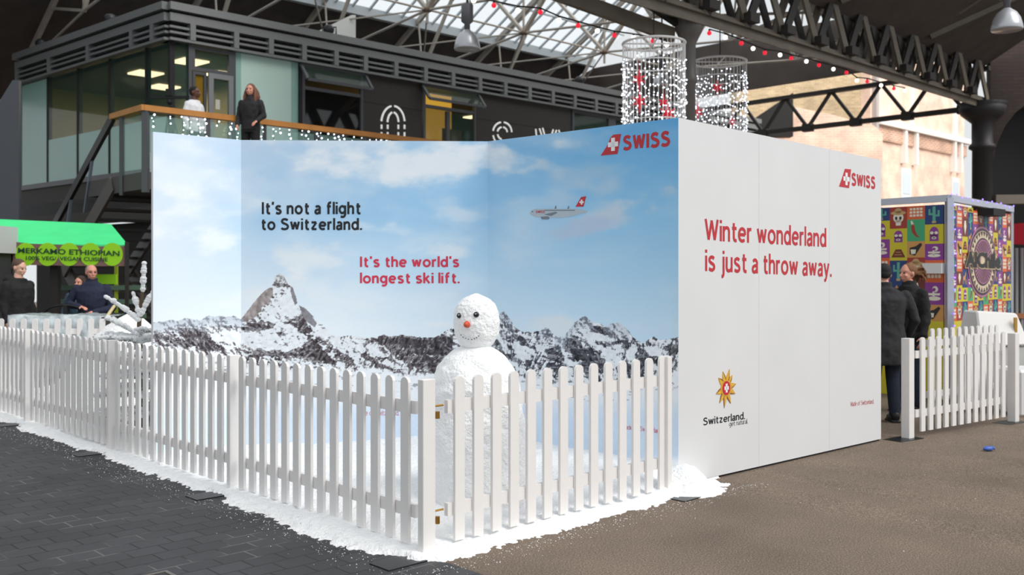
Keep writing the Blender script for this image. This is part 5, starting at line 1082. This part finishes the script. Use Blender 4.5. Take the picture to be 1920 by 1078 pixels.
# ---------------- snowy fir ----------------
tr = P(262, 512, 9.55); t = thing('fir_tree', 'small snow-covered fir tree at the left end of the board wall', 'tree', up(tr, 0)); rt = random.Random(11)
MB().tube([(0,0,0),(.01,0,.6),(-.01,.01,1.1),(.03,0,1.45)], [.04,.032,.022,.014], 8).build('trunk', mat('bark', (96,80,62), .9), t)
NEED = mat('fir_needles', (62,84,66), .8); FS = mat('tree_snow', (246,248,250), .8, bump=.5, bscale=60)
def bough(p0, d, L_, sub=True, depth=0):
    mb = MB(); d = Vector(d).normalized(); pts = []; p = Vector(p0)
    for i in range(6): pts.append(p.copy()); p = p+(d+Vector((0,0,-.06*(i-1)))).normalized()*L_/5
    mb.cur = 0
    mb.tube(pts, [.010,.010,.009,.008,.006,.004], 5); mb.cur = 1; mb.tube([q+Vector((0,0,.009)) for q in pts], [.017,.020,.019,.021,.018,.010], 7); mb.cur = 0
    def needles(q, dr, k):
        for _ in range(k):
            a = rt.uniform(0, 6.28); s_ = dr.cross(Vector((0,0,1))).normalized() if abs(dr.z) < .95 else Vector((1,0,0)); s2_ = s_.cross(dr); v = (dr*.7+(s_*math.cos(a)+s2_*math.sin(a))*.9).normalized()*rt.uniform(.025,.045); e_ = v.cross(Vector((.3,.5,1))).normalized()*.003
            mb.add([q-e_, q+e_, q+v], [(0,1,2)])
    def snowblob(q, dr, r):
        mb.cur = 1; mb.ball(q+Vector((0,0,r*.45)), (r*1.1, r*1.1, r*.9), 7, 5, Matrix.Rotation(rt.uniform(0,3), 4, 'Z')); mb.cur = 0
    for i in range(5):
        for f_ in (0, .25, .5, .75):
            q = pts[i].lerp(pts[i+1], f_); needles(q, (pts[i+1]-pts[i]).normalized(), 7)
            if rt.random() < .85: snowblob(q, d, rt.uniform(.016,.028)*(1.15 if i < 4 else .9))
    if sub:
        for i in (1,2,3,4):
            for sg in (-1, 1):
                sd_ = d.cross(Vector((0,0,1)))
                if sd_.length < .1: sd_ = Vector((1,0,0))
                dd = (d*.8+sd_.normalized()*sg*.7+Vector((0,0,rt.uniform(-.1,.15)))).normalized(); l2 = L_*.45*(1-.12*i)
                q0 = pts[i]
                mb.cur = 1; mb.tube([q0+Vector((0,0,.006)), q0+dd*l2*.5+Vector((0,0,.008)), q0+dd*l2+Vector((0,0,.004))], [.012,.014,.007], 6); mb.cur = 0
                for k in range(6): q = q0+dd*l2*k/5; needles(q, dd, 6); snowblob(q, dd, rt.uniform(.013,.023))
    return mb
def addb(p0, d, L_, sub=True): bough(p0, d, L_, sub).build('bough', [NEED, FS], t)
addb((.03,0,1.42), (.05,0,1), .28, False); addb((.0,0,1.18), (-.28,0,1), .24, False); addb((0,0,1.12), (-.9,-.1,.75), .42, False); addb((.02,0,1.2), (.45,.1,1), .24, False); addb((0,0,.98), (-.62,-.2,.42), .36, True); addb((0,0,.94), (-.8,-.4,.1), .42)
for lv, (z, n_, L_) in enumerate(((.95,6,.30),(.78,8,.36),(.6,9,.40),(.42,10,.42),(.25,10,.42))):
    for k in range(n_):
        a = 2*math.pi*k/n_+lv*.5+rt.uniform(-.15,.15); addb((0,0,z+rt.uniform(-.05,.05)), (math.cos(a), math.sin(a), .22-.05*lv), L_*rt.uniform(.85,1.1))
# ---------------- patchwork stall, right ----------------
SA = P(1780, 512, 13.0); SB = P(1897, 512, 15.3); SC_ = P(1655, 512, 13.75); SA.z = SB.z = SC_.z = 0
plT = Plane(SA, SB-SA); plU = Plane(SA, SC_-SA); zt_ = 2.60; gs = gz(SA.x, SA.y)-.05
stl = thing('market_stall', 'patchwork-printed square stall with silver frame and big round emblem at the right', 'market stall', up(SA, gs))
PAL = dict(y=(206,192,42), o=(218,98,48), b=(36,62,118), g=(66,166,116), r=(160,56,44), p=(138,58,146), t=(206,150,84), m=(112,46,36), w=(232,226,208), k=(40,32,34), c=(94,170,150), s=(196,160,110))
PM = {k: mat('tile_'+k, v, .55) for k, v in PAL.items()}; PK = list(PM)
def icon(mb, kind, u, z, w_, h_, pl):
    I = PK.index
    def poly(pts, col, o_=.002): mb.cur = I(col); mb.prism([(u+x*w_, z+y*h_) for x, y in pts], lambda a, b, o: pl.pt(a, b, o+.004), o_)
    def disc(x, y, rx, ry, col, o_=.002): poly([(x+rx*math.cos(k*.524), y+ry*math.sin(k*.524)) for k in range(12)], col, o_)
    if kind == 'mask': disc(.5,.58,.25,.3,'p'); poly([(.26,.55),(.26,.14),(.74,.14),(.74,.55)],'p'); disc(.38,.56,.1,.08,'w',.004); disc(.62,.56,.1,.08,'w',.004); disc(.5,.3,.13,.07,'w',.004); disc(.5,.3,.07,.03,'k',.005)
    if kind == 'cactus': poly([(.42,.1),(.58,.1),(.58,.92),(.42,.92)],'c'); poly([(.2,.4),(.45,.4),(.45,.5),(.3,.5),(.3,.72),(.2,.72)],'c'); poly([(.55,.48),(.8,.48),(.8,.8),(.7,.8),(.7,.58),(.55,.58)],'c'); poly([(.4,.06),(.6,.06),(.62,.16),(.38,.16)],'s',.004)
    if kind == 'chilli': poly([(.7,.8),(.78,.66),(.72,.42),(.52,.22),(.28,.16),(.46,.32),(.56,.55),(.58,.72)],'r'); poly([(.62,.78),(.76,.76),(.8,.92),(.72,.94)],'w',.003)
    if kind == 'skull': disc(.5,.5,.3,.24,'w'); poly([(.36,.14),(.64,.14),(.66,.4),(.34,.4)],'w'); disc(.38,.48,.07,.08,'k',.004); disc(.62,.48,.07,.08,'k',.004); disc(.5,.72,.44,.1,'s',.004); disc(.5,.82,.2,.13,'s',.004)
    if kind == 'bottle': poly([(.15,.8),(.25,.9),(.5,.7),(.85,.6),(.85,.2),(.55,.12),(.35,.45)],'k'); poly([(.5,.5),(.8,.5),(.76,.2),(.52,.24)],'w',.004)
    if kind == 'word': 
        for j, y in enumerate((.68,.44,.2)):
            for i in range(4): poly([(.14+i*.19,y),(.28+i*.19,y+.02*((i+j)%2)),(.27+i*.19,y+.18),(.13+i*.19,y+.16)],'w')
    if kind == 'pyramid': poly([(.1,.2),(.9,.2),(.66,.7),(.34,.7)],'m'); poly([(.3,.34),(.7,.34),(.7,.38),(.3,.38)],'t',.004); poly([(.36,.5),(.64,.5),(.64,.54),(.36,.54)],'t',.004)
    if kind == 'dog': poly([(.1,.2),(.18,.2),(.2,.4),(.45,.4),(.47,.2),(.55,.2),(.55,.6),(.68,.72),(.6,.85),(.48,.66),(.15,.58)],'t'); poly([(.7,.15),(.76,.15),(.84,.4),(.76,.46)],'t')
    if kind == 'bird': disc(.5,.28,.36,.1,'w'); disc(.44,.7,.16,.14,'w'); disc(.5,.68,.09,.08,'p',.004); poly([(.52,.72),(.6,.5),(.56,.3),(.46,.3)],'w'); poly([(.2,.42),(.8,.42),(.84,.52),(.16,.52)],'w',.003)
    if kind == 'cone': poly([(.5,.1),(.72,.55),(.62,.85),(.4,.85),(.3,.55)],'w')
KB = [('mask','y'),('word','o'),('dog','b'),('bottle','t'),('cactus','b'),('chilli','g'),('skull','r'),('bird','p'),('pyramid','y'),('word','o'),('mask','y'),('cactus','b'),('cone','m'),('bird','p'),('skull','r')]
def tiles(pl, u0, u1, z0, z1, seed, name, cell=.26):
    rg = random.Random(seed); mb = MB(); nx_ = max(1, round((u1-u0)/cell)); cw = (u1-u0)/nx_; nz_ = round((z1-z0)/cell); chh = (z1-z0)/nz_
    mb.cur = PK.index('y'); mb.prism([(u0,gs+.05),(u1,gs+.05),(u1,z0),(u0,z0)], lambda a, b, o: pl.pt(a, b, o-.03), .034)
    for i in range(nx_):
        zz_ = z0; j = 0
        while zz_ < z1-.05:
            h_ = min(z1-zz_, chh*rg.choice((.85, 1.0, 1.15))); kd, bgc = KB[(i*5+j*3+seed+(j*j) % 4) % len(KB)]; ua_ = u0+i*cw; mb.cur = PK.index(bgc)
            mb.prism([(ua_,zz_),(ua_+cw,zz_),(ua_+cw,zz_+h_),(ua_,zz_+h_)], lambda a, b, o: pl.pt(a, b, o-.03), .034); icon(mb, kd, ua_, zz_, cw, h_, pl); zz_ += h_; j += 1
    return mb.build(name, [PM[k] for k in PK], stl)
uL0, uL1 = 0.10, 4.2; tiles(plU, .08, uL1, .95, zt_-.08, 3, 'printed_side'); Lt = (SB-SA).length; tiles(plT, .05, Lt-.05, .95, zt_-.08, 1, 'printed_front', .24)
SIL = mat('silver_tube', (186,190,202), .35, metal=.5)
for p in (SA, SB): MB().beam(up(p, gs), up(p, zt_), .085 if p is SA else .04, .085 if p is SA else .04).build('post', SIL, stl)
MB().beam(up(SA, zt_), up(SB, zt_), .07, .09).build('top_rail', SIL, stl); MB().beam(up(SA, zt_), up(SA+(SC_-SA).normalized()*4.3, zt_), .07, .09).build('top_rail', SIL, stl)
pq = SA+(SC_-SA).normalized()*.35; MB().beam(plU.at(1772, 503, .05), plU.at(1736, 503, .05), .10, .14).build('shelf', mat('white_shelf', (222,222,220), .5), stl)
# emblem
cu_, cz_ = plT.uz(1840.5, 491); ru = abs(plT.uz(1866, 491)[0]-cu_); rz_ = plT.uz(1840.5, 425)[1]-cz_; em = MB(); fT = lambda d_: (lambda a, b, o: plT.pt(a, b, o+d_))
EC = ['emblem_plum', 'emblem_cream', 'emblem_pink']; EM = [mat(EC[0], (66,42,58), .5), mat(EC[1], (214,196,168), .5), mat(EC[2], (178,120,150), .5)]
def discp(r, d_, c, n=40): em.cur = c; em.prism([(cu_+ru*r*math.cos(2*math.pi*k/n), cz_+rz_*r*math.sin(2*math.pi*k/n)) for k in range(n)], fT(d_), .003)
discp(1.0, .010, 2); discp(.95, .013, 0); discp(.88, .016, 1)
for k in range(28):
    a0, a1, am = [2*math.pi*(k+q)/28 for q in (.1,.9,.5)]; em.cur = 0; em.prism([(cu_+ru*.86*math.cos(a0), cz_+rz_*.86*math.sin(a0)), (cu_+ru*.86*math.cos(a1), cz_+rz_*.86*math.sin(a1)), (cu_+ru*.73*math.cos(am), cz_+rz_*.73*math.sin(am))], fT(.019), .003)
discp(.68, .019, 0); discp(.63, .022, 2)
for k in range(36):
    a0, a1 = 2*math.pi*k/36, 2*math.pi*(k+.45)/36; em.cur = 0; em.prism([(cu_+ru*.2*math.cos(a0), cz_+rz_*.2*math.sin(a0)), (cu_+ru*.6*math.cos(a0), cz_+rz_*.6*math.sin(a0)), (cu_+ru*.6*math.cos(a1), cz_+rz_*.6*math.sin(a1))], fT(.025), .003)
discp(.2, .025, 1)
emo = em.build('round_emblem', EM, stl)
letter('brand_lettering', 'AlChile', plT, (1805,499), (1873,503), 469, mat('cream_edge', (208,186,150), .5), emo, .09, .030, cap_ref='A'); letter('brand_lettering', 'AlChile', plT, (1806,499), (1872,502), 470, mat('ink_dark', (24,18,20), .5), emo, .055, .034, cap_ref='A')
dk = plT.uz(1842, 398); MB().prism([plT.uz(*q) for q in ((1832,391),(1855,394),(1855,407),(1832,404))], plT.pt, .22).build('floodlight', BLK, stl)
PUR = mat('violet_led', (150,120,255), emit=2.)
for i in range(14): mb = MB(); mb.ball(up(SA.lerp(SB, i/13), zt_+.03)+Vector((0,-.06,random.uniform(-.02,.04))), .013, 6, 4); mb.build('violet_light', PUR, stl)
for i in range(12): mb = MB(); mb.ball(up(SA, zt_-.1-i*.16)+Vector((random.uniform(.03,.06),-.07,0)), .012, 6, 4); mb.build('violet_light', PUR, stl)
localize(stl)
# white moulded box in front of it
wbx = P(1862, 512, 12.6); t = thing('equipment_cover', 'white moulded box with sloping top standing beside the patchwork stall', 'white box', up(wbx, gz(wbx.x, wbx.y))); zb0 = EYE+(HY-568)/FPX*12.6; zb1 = EYE+(HY-618)/FPX*12.6; zb2 = EYE+(HY-640)/FPX*12.6
WP = mat('white_plastic', (226,224,222), .5)
mb = MB(); mb.add([(-.31,-.32,zb1-.1),(.31,-.32,zb1-.08),(.33,.3,zb1-.08),(-.33,.3,zb1-.1),(-.27,-.12,zb0),(.25,-.12,zb0-.03),(.25,.25,zb0-.03),(-.27,.25,zb0)], [(0,3,2,1),(4,5,6,7),(0,1,5,4),(1,2,6,5),(2,3,7,6),(3,0,4,7)]); bevel(mb.build('lid', WP, t), .02)
bevel(MB().box((-.30,-.28,.0),(.30,.28,zb1-.1)).build('base', mat('grey_white_plastic', (196,196,194), .6), t), .02); MB().box((.16,-.24,zb1+.02),(.19,-.2,zb0-.08)).build('warning_strip', mat('amber_label', (180,140,60), .6), t)
# red awning and the pallet-like rail beyond, right edge
ra = MB(); pR = Plane(P(1910, 512, 19), Vector((1,.1,0))); o = ra.prism([pR.uz(*q) for q in ((1895,420),(1990,420),(1990,462),(1895,458))], pR.pt, .5).build('awning', mat('red_canvas', (226,46,66), .7), None); tag(rebase(o, P(1910, 460, 19)), 'bright red canvas awning at the right picture edge', 'awning')
t = thing('shelving', 'dark upright shelving under the red awning at the right edge', 'frame', up(P(1912, 512, 19.4), -.15))
for x in (1896,1906,1916,1926): p = P(x, 512, 19.4); MB().beam(up(p, -.15), up(p, 2.1), .05, .05).build('upright', mat('frame_silver', (150,150,152), .5), t)
MB().beam(up(P(1890,512,19.4), .75), up(P(1990,512,19.4), .75), .1, .1).build('shelf', mat('orange_wood', (170,110,70), .6), t); MB().beam(up(P(1890,512,20.0), .9), up(P(1990,512,20.0), .9), .05, 2.0).build('back_board', BLK, t); localize(t)
wc = P(1915, 512, 11.5); o = bevel(MB().box((-.08,-.1,0),(.5,.5,.55)).build('white_crate', mat('crate_white', (232,232,234), .5), None, loc=tuple(up(wc, gz(wc.x, wc.y)))), .03); tag(o, 'white plastic crate cut by the right edge beside the fence post', 'crate')
lr = MB().beam(P(1745,742,12.3), P(1895,728,13.0), .06, .10).build('low_rail', mat('dirty_white_rail', (206,206,210), .6)); 
tag(rebase(lr, up(P(1820,735,12.6), gz(5,12.6))), 'low white rail lying behind the far right fence panel', 'rail')
# blue glove on the ground, manhole
gp = G(1853, 846); mb = MB(); rg = random.Random(5)
mb.ball((0,0,.022), (.055,.03,.022), 12, 8); 
for k, (a, l_) in enumerate(((-.5,.07),(-.15,.085),(.2,.08),(.55,.06),(2.6,.05))): mb.tube([(0.02*math.cos(a),.02*math.sin(a),.02),(l_*.6*math.cos(a),l_*.6*math.sin(a),.03),(l_*math.cos(a+.4),l_*math.sin(a+.4),.012)], [.014,.012,.008], 7)
o = remesh(mb.build('glove', mat('blue_rubber', (70,104,190), .4, var=.2, vscale=30), None, True), .004, 1); o.location = gp+Vector((0,0,.004)); o.rotation_euler.z = .3; tag(o, 'crumpled blue rubber glove lying on the brown asphalt', 'glove')
mh = G(252, 1120); t = thing('manhole_cover', 'dark square manhole cover with metal rim at the bottom edge', 'manhole cover', mh, math.atan2(UR.y, UR.x)); 
for a, b in (((-.3,-.3),(.3,-.28)),((-.3,.28),(.3,.3)),((-.3,-.28),(-.28,.28)),((.28,-.28),(.3,.28))): MB().box((a[0],a[1],0),(b[0],b[1],.006)).build('rim', mat('worn_steel', (120,116,110), .4, metal=.6), t)
MB().box((-.28,-.28,0),(.28,.28,.002)).build('cover', mat('cover_dark', (46,44,44), .6, bump=.5, bscale=40), t)
